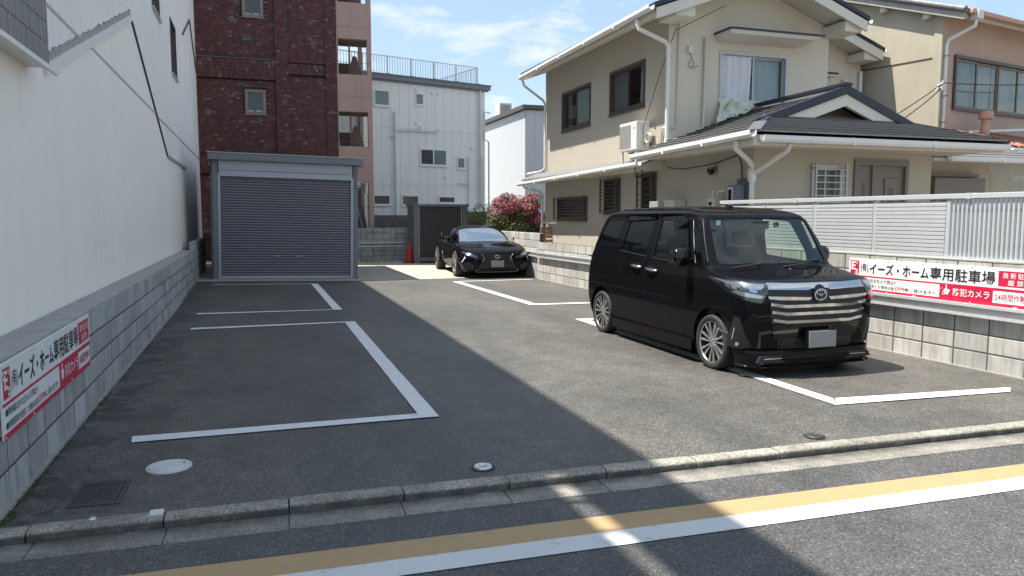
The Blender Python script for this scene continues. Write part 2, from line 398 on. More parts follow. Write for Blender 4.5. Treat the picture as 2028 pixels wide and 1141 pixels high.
def wall_cells(m, axis, c, a0, a1, z0, z1, ops, depth, fn=None):
    """rectangular wall face with real openings; axis 'x': plane x=c spanned by y; 'y': plane y=c spanned by x; depth = signed reveal direction"""
    As = sorted({a0, a1, *[v for o in ops for v in o[:2] if a0 < v < a1]}); Zs = sorted({z0, z1, *[v for o in ops for v in o[2:4] if z0 < v < z1]})
    P = (lambda a, z, d=0: (c + d, a, z)) if axis == 'x' else (lambda a, z, d=0: (a, c + d, z))
    for i in range(len(As) - 1):
        for j in range(len(Zs) - 1):
            ma = (As[i] + As[i + 1]) / 2; mz = (Zs[j] + Zs[j + 1]) / 2
            if any(o[0] < ma < o[1] and o[2] < mz < o[3] for o in ops): continue
            m.add([P(As[i], Zs[j]), P(As[i + 1], Zs[j]), P(As[i + 1], Zs[j + 1]), P(As[i], Zs[j + 1])], [(0, 1, 2, 3)])
    for o in ops:
        p, q, r, t = o[:4]
        for a, b in (((p, r), (q, r)), ((q, r), (q, t)), ((q, t), (p, t)), ((p, t), (p, r))):
            m.add([P(*a), P(*b), P(*b, depth), P(*a, depth)], [(0, 1, 2, 3)])
    return m
def arc(c, r, a0, a1, n, plane='xy'):
    out = []
    for i in range(n + 1):
        a = R(a0 + (a1 - a0) * i / n); out.append((c[0] + r * math.cos(a), c[1] + r * math.sin(a)))
    return out

# ================================================================== GROUND
def sstep(a, b, x):
    t = max(0, min(1, (x - a) / (b - a))); return t * t * (3 - 2 * t)
def gz(x, y):          # gentle cross-fall at the back of the lot
    return .022 * max(0, 2.45 - x) * sstep(13.4, 18.2, y)
def yk(x): return 4.42 - .026 * x
KA = math.atan(-.026)
tag(B('ground', 'ground_earth', None, (-400, 400, -300, 600, -.5, -.065)), kind='structure')
tag(B('road', 'asphalt_road', None, (-60, 60, -6.5, 4.45, -.3, -.052)), kind='structure')
tag(B('pavement', 'concrete_slab', None, (-60, 60, -9.5, -6.5, -.3, .02)), kind='structure')
m = MB(); nx, ny = 44, 74
def lotP(u, v):
    x = -1.60 + u * 8.95; y0 = yk(x) - .01; y = y0 + v * (19.02 - y0); return (x, y, gz(x, y) + .004 * noise.noise((x * .9, y * .9, 3)))
m.grid(lotP, nx, ny)
tag(m.build('parking_lot', 'asphalt_lot', None, smooth=60), kind='structure')
m = MB(); m.grid(lambda u, v: (-1.60 + u * 8.95, 19.02 + v * 8.6, gz(-1.6 + u * 8.95, 19.02 + v * 8.6) + .004), 22, 10)
slab = tag(m.build('concrete_yard', 'concrete_slab', None, smooth=60), kind='structure')
# saw-cut joints in the yard
m = MB()
for x in (3.75, 5.65): m.box(x, x + .012, 19.03, 26.8, .002, .0055)
m.box(2.5, 7.2, 23.0, 23.012, .002, .0055)
m.build('joint', 'tile_gap', slab)

# painted bay lines, each stroke its own sheet following the ground
def stroke(pts, label):
    m = MB(); a, b, c, d = [Vector((*p, 0)) for p in pts]
    n1 = max(2, int((b - a).length / .25)); n2 = 2
    def P(u, v):
        p = (a.lerp(b, u)).lerp(d.lerp(c, u), v)
        e = .012 * noise.noise((p.x * 5, p.y * 5, 1)) * (1 if v in (0, 1) else 0) * .6
        return (p.x + e, p.y + e, gz(p.x, p.y) + .0085)
    m.grid(P, n1, n2); o = m.build('bay_line', 'white_line_paint', None)
    return tag(o, label, 'road marking', 'painted parking bay lines')
stroke([(-.905, 6.03), (1.21, 6.00), (1.36, 5.86), (-.885, 5.87)], 'white bay line nearest the kerb in front of the left wall sign')
stroke([(1.21, 6.00), (1.24, 11.60), (1.40, 11.68), (1.36, 5.86)], 'long white line along the open side of the nearer left bay')
stroke([(-.92, 11.55), (-.92, 11.72), (1.40, 11.68), (1.24, 11.58)], 'thin white line closing the far end of the nearer left bay')
stroke([(-.955, 13.32), (-.955, 13.48), (1.23, 13.28), (1.37, 13.20)], 'white line at the near end of the bay before the garage')
stroke([(1.23, 13.26), (1.19, 18.16), (1.34, 18.16), (1.38, 13.20)], 'white side line of the bay leading to the garage shutter')
stroke([(-.93, 18.12), (-.93, 18.22), (1.34, 18.20), (1.20, 18.10)], 'thin white line just in front of the garage shutter')
stroke([(4.83, 5.33), (4.66, 5.14), (6.54, 5.02), (6.70, 5.15)], 'white bay line in front of the black minivan near the kerb')
stroke([(4.66, 5.14), (4.80, 5.32), (4.86, 10.70), (4.70, 10.83)], 'long white line running beneath the black minivan')
stroke([(4.70, 10.83), (4.86, 10.68), (6.70, 10.62), (6.70, 10.76)], 'white line at the rear bumper of the black minivan')
stroke([(4.67, 12.80), (4.84, 12.95), (6.72, 12.78), (6.72, 12.64)], 'white line closing the empty right bay nearer the minivan')
stroke([(4.67, 12.80), (4.84, 12.93), (4.70, 18.06), (4.54, 18.06)], 'white side line of the empty bay before the black coupe')
stroke([(4.54, 18.06), (4.62, 17.95), (6.6, 17.94), (6.6, 18.03)], 'thin white line under the nose of the black coupe')

# kerb stones
def stone_mesh(k):
    rnd = random.Random(k); m = MB(); L = .6475; n = 14
    prof = [(-.004, .0), (.0, -.20), (-.122, -.20), (-.120, -.05), (-.117, -.010), (-.112, .000), (-.103, .006), (-.055, .009), (-.01, .007)]
    prof = prof[1:] + prof[:1]
    def jit(x, i):
        e = .0014 if 1 < i else 0
        return (e * noise.noise((x * 23 + k * 9, i * 3.1, 0)) * 2, e * noise.noise((x * 19 + k * 7, i * 2.3, 5)) * 2)
    vs = []; N = len(prof)
    for a in range(n + 1):
        x = L * a / n
        pinch = .004 if a in (0, n) else 0
        for i, (y, z) in enumerate(prof):
            dy, dz = jit(x, i); vs.append((x + (0 if not pinch else (.004 if a == 0 else -.004)) * (i > 1), y + dy + pinch * (y < -.09), z + dz - pinch * (z > -.02)))
    fs = [tuple(range(N)), tuple(n * N + i for i in range(N - 1, -1, -1))]
    for a in range(n):
        for i in range(N): fs.append((a * N + i, (a + 1) * N + i, (a + 1) * N + (i + 1) % N, a * N + (i + 1) % N))
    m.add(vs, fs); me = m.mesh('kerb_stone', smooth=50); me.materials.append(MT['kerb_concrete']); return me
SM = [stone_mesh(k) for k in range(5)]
kerb = thing('kerb', 'low weathered concrete kerb between the parking lot and the road', 'kerb', (0, yk(0), 0), KA)
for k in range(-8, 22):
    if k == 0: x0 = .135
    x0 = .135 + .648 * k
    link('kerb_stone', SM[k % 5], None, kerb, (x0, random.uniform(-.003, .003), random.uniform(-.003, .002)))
gut = thing('gutter', 'pale concrete gutter strip at the foot of the kerb', 'gutter', (0, yk(0), 0), KA)
gm = MB(); gm.add([(0, -.13, -.043), (.62, -.13, -.043), (.62, -.335, -.0445), (0, -.335, -.0445), (0, -.13, -.2), (.62, -.13, -.2), (.62, -.335, -.2), (0, -.335, -.2)], [(0, 1, 2, 3), (4, 5, 6, 7), (0, 1, 5, 4), (1, 2, 6, 5), (2, 3, 7, 6), (3, 0, 4, 7)])
GM = gm.mesh('gutter_piece', bevel=.004, seg=1); GM.materials.append(MT['gutter_concrete'])
for k in range(-14, 24): link('gutter_piece', GM, None, gut, (-.49 + .6245 * k, random.uniform(-.003, .003), random.uniform(-.0015, .001)))
# road lines
def strip(name, mat, label, ya, yb, z):
    m = MB()
    def P(u, v):
        x = -30 + 60 * u; y = (ya(x) if v == 0 else yb(x)) + .005 * noise.noise((x * 6, v * 9, 2)); return (x, y, z)
    m.grid(P, 400, 1); return tag(m.build(name, mat, None), label, 'road marking')
strip('road_edge_line', 'road_yellow_paint', 'worn ochre yellow line along the road edge', lambda x: 3.765 - .032 * x, lambda x: 3.555 - .028 * x, -.0478)
strip('road_edge_line', 'road_white_paint', 'wide white line on the road beside the yellow line', lambda x: 3.555 - .028 * x, lambda x: 3.385 - .028 * x, -.0474)

# covers let into the lot
c = thing('sewer_cover', 'round white plastic drain cover in the shaded asphalt', 'manhole cover', (-.575, 5.225, 0))
m = MB(); m.lathe([(0, .012), (.02, .012), (.022, .015), (.05, .015), (.052, .012), (.07, .012), (.072, .015), (.09, .015), (.092, .012), (.105, .012), (.118, .014), (.122, .010), (.124, -.02)], 48, Matrix.Translation((-.575, 5.225, 0)))
m.build('lid', 'cover_grey', c, smooth=40)
m = MB(); m.lathe([(.125, -.02), (.125, .009), (.137, .009), (.142, -.02)], 48, Matrix.Translation((-.575, 5.225, 0))); m.build('rim', 'cover_grey', c, smooth=40)
m = MB(); m.box(-.579, -.571, 5.12, 5.33, .010, .0165); m.box(-.68, -.47, 5.221, 5.229, .010, .0163); m.build('rib', 'cover_grey', c)
m = MB(); m.lathe([(0, .0175), (.008, .0175), (.008, .012)], 12, Matrix.Translation((-.49, 5.26, 0))); m.build('keyhole', 'cast_iron', c)
c = thing('square_cover', 'dark square cast iron inspection cover near the kerb', 'manhole cover', (-.91, 4.84, 0))
def sqp(a, b):   # cover is a slightly skewed square
    o = Vector((-1.045, 4.644)); e1 = Vector((.272, -.012)); e2 = Vector((.004, .405)); p = o + e1 * a + e2 * b; return (p.x, p.y)
def ring(a0, a1, z0, z1):
    m = MB()
    for (x0, x1, y0, y1) in ((a0, 1 - a0, a0, a1), (a0, 1 - a0, 1 - a1, 1 - a0), (a0, a1, a1, 1 - a1), (1 - a1, 1 - a0, a1, 1 - a1)):
        m.prism([sqp(x0, y0), sqp(x1, y0), sqp(x1, y1), sqp(x0, y1)], 'z', z0, z1)
    return m
ring(0, .08, -.02, .010).build('frame', 'cast_iron', c, bevel=.002, seg=1)
ring(.10, .14, -.02, .009).build('rim', 'cast_iron', c)
m = MB(); m.prism([sqp(.1, .1), sqp(.9, .1), sqp(.9, .9), sqp(.1, .9)], 'z', -.02, .004); lid = m.build('lid', 'cast_iron', c)
m = MB()
for i in range(13):
    a = .19 + i * .05
    if .42 < a < .58: continue
    m.prism([sqp(a, .2), sqp(a + .02, .2), sqp(a + .02, .8), sqp(a, .8)], 'z', .003, .008)
m.build('rib', 'cast_iron', lid)
m = MB()
for (a0, a1, b0, b1) in ((.45, .55, .66, .69), (.47, .50, .58, .72), (.45, .55, .50, .53), (.52, .55, .44, .56), (.45, .55, .36, .39), (.45, .48, .28, .42), (.50, .53, .28, .42)):
    m.prism([sqp(a0, b0), sqp(a1, b0), sqp(a1, b1), sqp(a0, b1)], 'z', .003, .0095)
m.build('raised_mark', 'cast_iron', lid)
for (x, y, lab, mt_) in ((1.343, 4.56, 'small round steel cleanout cap in the shade by the kerb', 'steel_cap'), (3.847, 4.44, 'small round dark cleanout cap in the sun by the kerb', 'cast_iron')):
    c = thing('cleanout_cap', lab, 'drain cap', (x, y, 0), 0, 'drain cleanout caps by the kerb')
    T = Matrix.Translation((x, y, 0))
    MB().lathe([(.024, .010), (.03, .016), (.055, .017), (.062, .010), (.064, -.02)], 32, T).build('ring', 'steel_cap' if x < 2 else 'cast_iron', c, smooth=40)
    MB().lathe([(0, .008), (.026, .008), (.026, -.01)], 24, T).build('plug', mt_, c, smooth=40)
    MB().box(x - .02, x + .02, y - .006, y + .006, .006, .0165).build('grip', 'steel_cap' if x < 2 else 'cast_iron', c, bevel=.002)
    MB().lathe([(.063, .005), (.078, .0065), (.08, -.02)], 32, T).build('seal', 'black_rubber', c, smooth=40)
t_ = B('kerb_marker', 'cover_grey', None, (-.59, -.52, yk(-.55) - .075, yk(-.55) - .01, .004, .020), bevel=.003); tag(t_, 'small pale square survey marker plate on the kerb', 'marker')
m = MB(); m.lathe([(0, .016), (.012, .016), (.018, .012), (.02, .006)], 16, Matrix.Translation((-.87, yk(-.87) - .03, .004))); tag(m.build('kerb_stud', 'steel_cap', None, smooth=40), 'shiny round survey stud on the kerb near the left wall', 'survey stud')

# ================================================================== BLOCK WALLS
def block_mesh(w, h, t, name='block'):
    m = MB(); m.box(-w / 2, w / 2, -t / 2, t / 2, -h / 2, h / 2); return m.mesh(name, bevel=.006, seg=1)
BL = {}
def block(parent, mat, length_axis, pos, L, h, t):
    key = (round(L, 3), round(h, 3), round(t, 3), length_axis, mat)
    if key not in BL:
        BL[key] = block_mesh(*((t, h, L) if length_axis == 'y' else (L, h, t))) if length_axis == 'x' else block_mesh(t, h, L)
        BL[key].materials.append(MT[mat])
    return link('block', BL[key], None, parent, pos)
def block_wall(w, mat, axis, a0, a1, courses, z0, ch, thick, L=.4, off=0.0):
    """blocks along local y ('y') or x ('x'); front plane handled by caller through thick centring; courses: fn(a)->n"""
    n = int(round((a1 - a0) / L)); core = []
    for i in range(n):
        a = a0 + (i + .5) * L
        for r in range(courses(a)):
            z = z0 + (r + .5) * ch
            j = random.uniform(-.0015, .0005) if off else random.uniform(-.0005, .0015)
            p = (off + j, a, z) if axis == 'y' else (a, off + j, z)
            block(w, mat, axis, p, L - .012, ch - .012, thick)
    return n
LW = thing('left_block_wall', 'grey concrete block wall below the tall white siding wall', 'wall', (-1.395, 4.36, 0))
block_wall(LW, 'concrete_block_left', 'y', 0, 15.2, lambda a: 4 if a < 14.3 else 5, .02, .2, .12)
block_wall(LW, 'concrete_block_left', 'y', 15.2, 18.4, lambda a: 5, .02, .2, .12)
B('mortar_core', 'mortar', LW, (-1.446, -1.3375, 4.365, 22.7, -.05, .812))
B('footing', 'concrete_cap', LW, (-1.46, -1.325, 4.36, 22.7, -.1, .03))
B('coping', 'concrete_cap', LW, (-1.598, -1.338, 4.37, 18.6, .805, .835), bevel=.006)
RWA = math.atan(.027)
RW = thing('right_block_wall', 'pale stained concrete block wall behind the minivan', 'wall', (7.176, 5.38, 0), RWA)
block_wall(RW, 'concrete_block_right', 'y', -3.2, 12.8, lambda a: 6 if a < 5.6 else 5, .0, .19, .12, off=.06)
B('mortar_core', 'mortar', RW, (.003, .108, -3.19, 5.59, -.05, 1.134), (.0032, .1075, 5.58, 12.79, -.05, .944), local=True)
B('footing', 'concrete_cap', RW, (-.012, .13, -3.2, 12.8, -.1, .012), local=True)
B('coping', 'concrete_cap', RW, (-.004, .124, -3.2, 5.6, 1.138, 1.158), local=True, bevel=.004)
RB = thing('rear_right_block_wall', 'short taller stretch of stained block wall beside the black coupe', 'wall', (6.90, 18.2, 0))
block_wall(RB, 'concrete_block_right', 'y', 0, 8.0, lambda a: 6, .0, .195, .12, off=.06)
B('mortar_core', 'mortar', RB, (6.908, 7.012, 18.205, 26.19, -.05, 1.162))
BW = thing('back_block_wall', 'weathered grey block wall closing the yard behind the cone', 'wall', (1.9, 26.9, 0))
block_wall(BW, 'concrete_block_left', 'x', 0, 4.8, lambda a: 6, .0, .198, .12, off=.06)
B('mortar_core', 'mortar', BW, (1.905, 6.7, 26.908, 27.01, -.05, 1.18))
DW = thing('dark_block_wall', 'dark brown block wall below the grey building', 'wall', (4.08, 28.6, 0))
block_wall(DW, 'concrete_block_dark', 'x', 0, 4.0, lambda a: 8, .0, .205, .12, off=.06)
B('mortar_core', 'mortar', DW, (4.085, 8.07, 28.608, 28.71, -.05, 1.63))
# bumper rails (channel) on walls
def channel(parent, axis, a0, a1, face, z, sgn, local):
    m = MB()
    def bx(p, q, z0, z1):
        if axis == 'y': m.box(p, q, a0, a1, z0, z1)
        else: m.box(a0, a1, p, q, z0, z1)
    bx(face + sgn * .022, face + sgn * .030, z + .005, z + .125)
    bx(face + sgn * .028, face + sgn * .072, z + .118, z + .132); bx(face + sgn * .028, face + sgn * .072, z - .002, z + .012)
    bx(face + sgn * .066, face + sgn * .076, z + .100, z + .1325); bx(face + sgn * .066, face + sgn * .076, z - .0025, z + .030)
    return m
rl = thing('bumper_rail', 'galvanised steel channel rail along the right block wall', 'guard rail', (7.176, 5.38, 0), RWA, 'bumper rails on the block walls')
channel(rl, 'y', -3.0, 12.7, 0, .565, -1, True).build('channel', 'galvanised', rl, local=True)
for i in range(13):
    m = MB(); m.box(-.024, -.001, -2.3 + i * 1.2, -2.26 + i * 1.2, .55, .71); m.build('bracket', 'galvanised', rl, local=True)
    m = MB(); m.tube([(-.03, -2.28 + i * 1.2, .66), (-.042, -2.28 + i * 1.2, .66)], .011, 8); m.build('bolt', 'galvanised', rl, local=True)
rl = thing('bumper_rail', 'galvanised rail along the back wall beside the cone', 'guard rail', (2.6, 26.9, 0), 0, 'bumper rails on the block walls')
MB().tube([(2.5, 26.84, .54), (5.0, 26.84, .54)], .02, 8).build('pipe_rail', 'galvanised', rl); MB().tube([(2.5, 26.84, .66), (5.0, 26.84, .66)], .02, 8).build('pipe_rail', 'galvanised', rl)
m = MB(); m.box(3.4, 3.44, 26.87, 26.899, .50, .68); m.build('bracket', 'galvanised', rl)
rl = thing('bumper_rail', 'galvanised rail on the wall just behind the black coupe', 'guard rail', (6.9, 18.4, 0), 0, 'bumper rails on the block walls')
channel(rl, 'y', 18.25, 25.5, 6.9, .565, -1, False).build('channel', 'galvanised', rl)

# ================================================================== LEFT WHITE BUILDING
LBd = thing('white_building', 'tall white sided building forming the left edge of the lot', 'building', (-5, 12, 0))
m = MB(); m.box(-12, -1.75, 5.5, 26.2, -.1, 9.35); m.box(-12, -1.75, 4.45, 5.5, -.1, 7.38); m.build('core', 'dark_interior', LBd)  # unseen front roof stepped low, shaped to let a strip of sun through
wins = [(15.15, 16.3, 5.33, 6.6), (18.3, 19.5, 4.72, 5.9)]
m = MB(); wall_cells(m, 'x', -1.62, 5.5, 26.25, -.1, 9.4, wins, -.12)
m.add([(-1.62, 4.40, -.1), (-1.62, 5.5, -.1), (-1.62, 5.5, 7.4), (-1.62, 4.40, 7.4)], [(0, 1, 2, 3)])
m.box(-12, -1.621, 4.40, 4.449, -.1, 7.4); m.box(-12, -1.621, 26.2, 26.25, -.1, 9.4)
m.build('upper_wall', 'white_stucco', LBd)
rf = B('roof', 'concrete_cap', LBd, (-12, -1.60, 5.49, 26.27, 9.36, 9.42), (-12, -1.60, 4.38, 5.489, 7.385, 7.43))
m = MB(); m.box(-1.655, -1.60, 3.4, 5.5, 7.98, 9.42); m.build('shadow_panel', 'panel_siding', LBd)  # unseen panel added to throw the shaded band on the road
for y in (4.5, 4.95, 5.4): B('post', 'galvanised', LBd, (-1.65, -1.61, y, y + .04, 7.42, 8.0))  # added posts carrying the unseen shadow-casting panel
m = MB(); m.prism([(4.41, -.1), (20.4, -.1), (20.4, 2.757), (16.43, 2.757), (12.25, 4.41), (7.3, 2.83), (4.41, 2.83)], 'x', -1.619, -1.60)
cov = m.build('cover_panel', 'white_siding', LBd)
# ragged plaster edge + flashing above the cover panel
m = MB(); n = 60
for i in range(n):
    t0 = i / n; t1 = (i + 1) / n; y0 = 7.2 + 5.1 * t0; y1 = 7.2 + 5.1 * t1; z0 = 2.80 + 1.626 * t0; z1 = 2.80 + 1.626 * t1
    hh = .07 + .04 * noise.noise((i * .7, 0, 0)); m.bar((-1.612 + .006 * noise.noise((i * .9, 2, 2)), y0, z0 + .04 + hh / 2), (-1.612, y1, z1 + .04 + hh / 2), .03, hh, (0, -.3, 1))
m.build('ragged_plaster', 'concrete_cap', LBd)
m = MB(); m.bar((-1.588, 7.2, 2.80), (-1.588, 12.27, 4.425), .035, .085, (0, -.3, 1)); m.build('flashing', 'gutter_white', LBd)
m = MB(); m.bar((-1.59, 12.25, 4.425), (-1.59, 16.45, 2.765), .03, .03, (0, .37, 1)); m.build('flashing', 'black_plastic', LBd)
m = MB(); m.bar((-1.585, 16.4, 2.775), (-1.585, 20.42, 2.775), .04, .05); m.build('flashing', 'silver_frame', LBd)
m = MB(); m.bar((-1.60, 21.4, 6.2), (-1.60, 23.95, 7.16), .03, .04, (0, -.4, 1)); m.bar((-1.60, 23.95, 7.16), (-1.60, 26.1, 6.05), .03, .04, (0, .4, 1)); m.build('flashing', 'bronze_frame', LBd)
for (y0, y1, xx) in ((7.0, 8.88, -1.616), (9.2, 14.78, -1.598), (14.82, 26.2, -1.616)):
    B('reglet', 'gutter_white', LBd, (xx - .002, xx + .006, y0, y1, 3.405, 3.425)); B('reglet', 'silver_frame', LBd, (xx - .002, xx + .003, y0, y1, 3.388, 3.404))
for k, (y0, y1, z0, z1) in enumerate(wins):
    m = MB()
    for bx in ((-1.70, -1.605, y0, y0 + .05, z0, z1), (-1.70, -1.605, y1 - .05, y1, z0, z1), (-1.70, -1.605, y0 + .05, y1 - .05, z0, z0 + .05), (-1.70, -1.605, y0 + .05, y1 - .05, z1 - .05, z1), (-1.69, -1.63, (y0 + y1) / 2 - .025, (y0 + y1) / 2 + .025, z0 + .05, z1 - .05)): m.box(*bx)
    w = m.build('window', 'bronze_frame', LBd); B('pane', 'frosted_grey', w, (-1.68, -1.67, y0 + .05, y1 - .05, z0 + .05, z1 - .05))
    B('sill', 'silver_frame', w, (-1.62, -1.575, y0 - .03, y1 + .03, z0 - .04, z0 - .003))
bay = B('tiled_bay', 'tile_gap', LBd, (-1.617, -1.462, 3.4, 6.735, 2.76, 7.3))
m = MB()
for r in range(9):
    for k in range(58):
        y1 = 6.74 - k * .0465; z0 = 2.765 + r * .155
        d = random.uniform(-.0015, .0015); m.box(-1.461, -1.452 + d, y1 - .0435, y1, z0, z0 + .149)
    m.box(-1.60, -1.47, 6.736, 6.745, 2.765 + r * .155, 2.765 + r * .155 + .149)
tag(m.build('tile_cladding', 'bay_tile', LBd), kind='stuff')
m = MB(); m.bar((-1.45, 3.4, 2.735), (-1.45, 6.95, 2.735), .03, .03); m.box(-1.618, -1.44, 3.4, 6.75, 2.742, 2.758); m.build('drip_edge', 'gutter_white', LBd)

# ================================================================== BRICK BUILDING
YB = 27.3
BB = thing('brick_building', 'dark red brick tiled apartment building behind the garage', 'building', (.5, YB, 0))
m = MB(); m.box(-4.5, 2.83, YB + .12, YB + 9, 0, 24.5); m.build('core', 'brick_mortar', BB)
wb = [(-.16, .43, 5.05, 5.785), (-.16, .43, 8.22, 8.96)]
m = MB(); wall_cells(m, 'y', YB, -4.5, 2.83, 0, 24.5, wb, .1); m.box(-4.5, 2.83, YB + .001, YB + .1, 24.4, 24.52); m.build('backing', 'brick_mortar', BB)
B('pilaster', 'brick_mortar', BB, (.80, 1.215, YB - .10, YB - .002, 0, 24.5)); B('pilaster', 'brick_mortar', BB, (2.46, 2.825, YB - .05, YB - .002, 0, 24.5))
bands = []
for zb in (3.02, 6.15, 9.28):
    bands.append((-4.5, .80, zb, zb + .63, .085)); bands.append((1.215, 2.46, zb + .24, zb + .58, .05))
for (a, b, z0, z1, d) in bands: B('band', 'brick_mortar', BB, (a, b, YB - d, YB - .0015, z0, z1))
m = MB(); cols = []
def brickcol(x, z):
    n_ = noise.noise((x * 1.1, z * 2.6, 4)) + .55 * noise.noise((x * 3.1, z * 5, 9)); rr = random.random()
    if rr < .04 or (n_ > .45 and rr < .45): g = random.uniform(.35, .75); return (.20 * g, .165 * g, .17 * g)
    g = random.uniform(.55, 1.25); return (.098 * g, .021 * g, .024 * g) if rr > .35 else (.088 * g, .035 * g, .034 * g)
def brick(x0, x1, z0, z1, y, d=.012):
    b = len(m.v); m.v += [(x0, y, z0), (x1, y, z0), (x1, y, z1), (x0, y, z1), (x0, y - d, z0), (x1, y - d, z0), (x1, y - d, z1), (x0, y - d, z1)]
    fs = [(4, 5, 6, 7), (0, 1, 5, 4), (1, 2, 6, 5), (2, 3, 7, 6), (3, 0, 4, 7)]; m.f += [tuple(i + b for i in f) for f in fs]
    c = brickcol((x0 + x1) / 2, (z0 + z1) / 2); cols.extend([c] * 5)
BWd, BH, G = .1115, .0615, .0075
def brick_field(a0, a1, y, z0=1.0, z1=10.2, avoid=()):
    r = 0; z = z0
    while z < z1:
        x = a0 - (0 if r % 2 else BWd / 2)
        while x < a1 - .01:
            p = max(x, a0); q = min(x + BWd, a1)
            if q - p > .03 and not any(p < o[1] and q > o[0] and z < o[3] and z + BH > o[2] for o in avoid): brick(p, q, z, z + BH, y)
            x += BWd + G
        z += BH + G; r += 1
av = [(o[0] - .045, o[1] + .045, o[2] - .045, o[3] + .045) for o in wb]
brick_field(-1.9, .80, YB, avoid=av + [(b[0], b[1], b[2] - .03, b[3] + .02) for b in bands[::2]])
brick_field(.80, 1.215, YB - .10); brick_field(1.215, 2.46, YB, avoid=[(b[0], b[1], b[2] - .02, b[3] + .02) for b in bands[1::2]]); brick_field(2.46, 2.825, YB - .05)
for (a, b, z0, z1, d) in bands:
    x = max(a, -1.9); nr = 5 if z1 - z0 > .5 else 3; hh = (z1 - z0) / nr
    while x < b - .05:
        for r in range(nr): brick(x, x + .062, z0 + r * hh + .004, z0 + (r + 1) * hh - .004, YB - d)
        x += .0705
me = m.mesh('brick_tiles', tuple(BB.location)); 
ca = me.color_attributes.new('Col', 'FLOAT_COLOR', 'CORNER')
arr = []
for c_ in cols: arr += [c_[0], c_[1], c_[2], 1.0] * 4
ca.data.foreach_set('color', arr)
tag(link('brick_tiles', me, 'brick_tile', BB), kind='stuff')
def frame_boxes(m, a0, a1, z0, z1, w, y0, y1):
    for (p, q, r, s_) in ((a0, a0 + w, z0, z1), (a1 - w, a1, z0, z1), (a0 + w, a1 - w, z0, z0 + w), (a0 + w, a1 - w, z1 - w, z1)): m.box(p, q, y0, y1, r, s_)
    return m
for (a0, a1, z0, z1) in wb:
    w = frame_boxes(MB(), a0 - .04, a1 + .04, z0 - .04, z1 + .04, .10, YB - .03, YB + .06).build('window', 'tan_frame', BB)
    B('pane', 'frosted_dark', w, (a0 + .05, a1 - .05, YB + .02, YB + .03, z0 + .05, z1 - .05))
    B('sill', 'tan_frame', w, (a0 - .07, a1 + .07, YB - .06, YB - .001, z0 - .075, z0 - .041))
    m = MB(); m.box(a0 + .07, a0 + .2, YB - .002, YB + .015, z0 + .06, z0 + .085); m.box(a0 + .3, a0 + .48, YB - .002, YB + .015, z0 + .06, z0 + .085); m.build('vent_strip', 'gutter_white', w)
B('ledge', 'bronze_frame', BB, (-4.5, .80, YB - .13, YB - .086, 6.79, 6.83))

# pink stair tower
ST = thing('stair_tower', 'pinkish open stair tower with dark brown parapets beside the brick facade', 'stair tower', (3.4, YB, 0))
ops = [(2.89, 3.88, 6.50, 7.71), (2.86, 3.88, 4.035, 5.234), (3.0, 3.86, 1.10, 2.77), (2.9, 3.88, 8.93, 10.2)]
m = MB(); wall_cells(m, 'y', YB - .02, 2.835, 4.03, 0, 24.3, ops, .22); wall_cells(m, 'y', YB + .2, 2.835, 4.03, 0, 24.3, ops, 0)
m.add([(4.03, YB - .02, 0), (4.03, YB + .2, 0), (4.03, YB + .2, 24.3), (4.03, YB - .02, 24.3)], [(0, 1, 2, 3)])
m.build('front_wall', 'stair_pink', ST)
m = MB()
for z in (1.9, 3.3, 4.2, 5.75, 6.9, 8.1): m.box(2.836, 4.029, YB - .0215, YB - .0205, z, z + .012)
m.build('panel_joint', 'stair_dark', ST)
for z in (3.0, 5.42, 7.9, 10.4):
    B('landing', 'stair_dark', ST, (2.84, 4.02, YB + .21, YB + 1.3, z - .18, z))
for z in (4.03, 6.5, 8.95):
    B('parapet', 'stair_dark', ST, (2.84, 3.42, YB + 1.32, YB + 1.42, z - .6, z + .62))
    m = MB(); m.prism([(3.42, z - .5), (3.92, z - .5), (3.92, z - .1), (3.62, z + .80), (3.50, z + .82), (3.42, z + .55)], 'y', YB + .9, YB + 1.0); m.build('stair_parapet', 'stair_dark', ST)
    B('post', 'stair_pink', ST, (3.36, 3.42, YB + 1.0, YB + 1.08, z - .3, z + 1.5))
    m = MB(); m.tube([(2.93, YB + .5, z), (2.86, YB + .5, z + .55)], .02, 6); m.build('handrail', 'aluminium', ST)
m = MB(); m.prism([(3.36, 2.62), (3.50, 2.72), (3.56, 2.68), (3.92, 1.0), (3.92, .5), (3.7, .5)], 'y', YB + .7, YB + .8); m.build('stair_parapet', 'stair_dark', ST)
m = MB(); m.tube([(3.42, YB + .6, 2.35), (3.74, YB + .6, .9)], .018, 6); m.tube([(3.42, YB + .6, 2.35), (3.42, YB + .6, 1.2)], .016, 6); m.build('handrail', 'aluminium', ST)
for i in range(9): B('step', 'stair_dark', ST, (2.95, 3.72, YB + .5 + i * .2, YB + .72 + i * .2, .3 + i * .19, .44 + i * .19))
B('side_column', 'stair_pink', ST, (3.90, 4.03, YB + 2.4, YB + 2.6, 0, 24.3)); B('back_column', 'stair_pink', ST, (2.84, 2.95, YB + 2.4, YB + 2.6, 0, 24.3))
m = MB(); m.tube([(3.80, YB + .5, 2.75), (3.80, YB + .5, 2.45), (3.9, YB + .5, 2.35), (3.9, YB + .5, .6)], .03, 8); m.build('drain_pipe', 'pipe_white', ST, smooth=40)

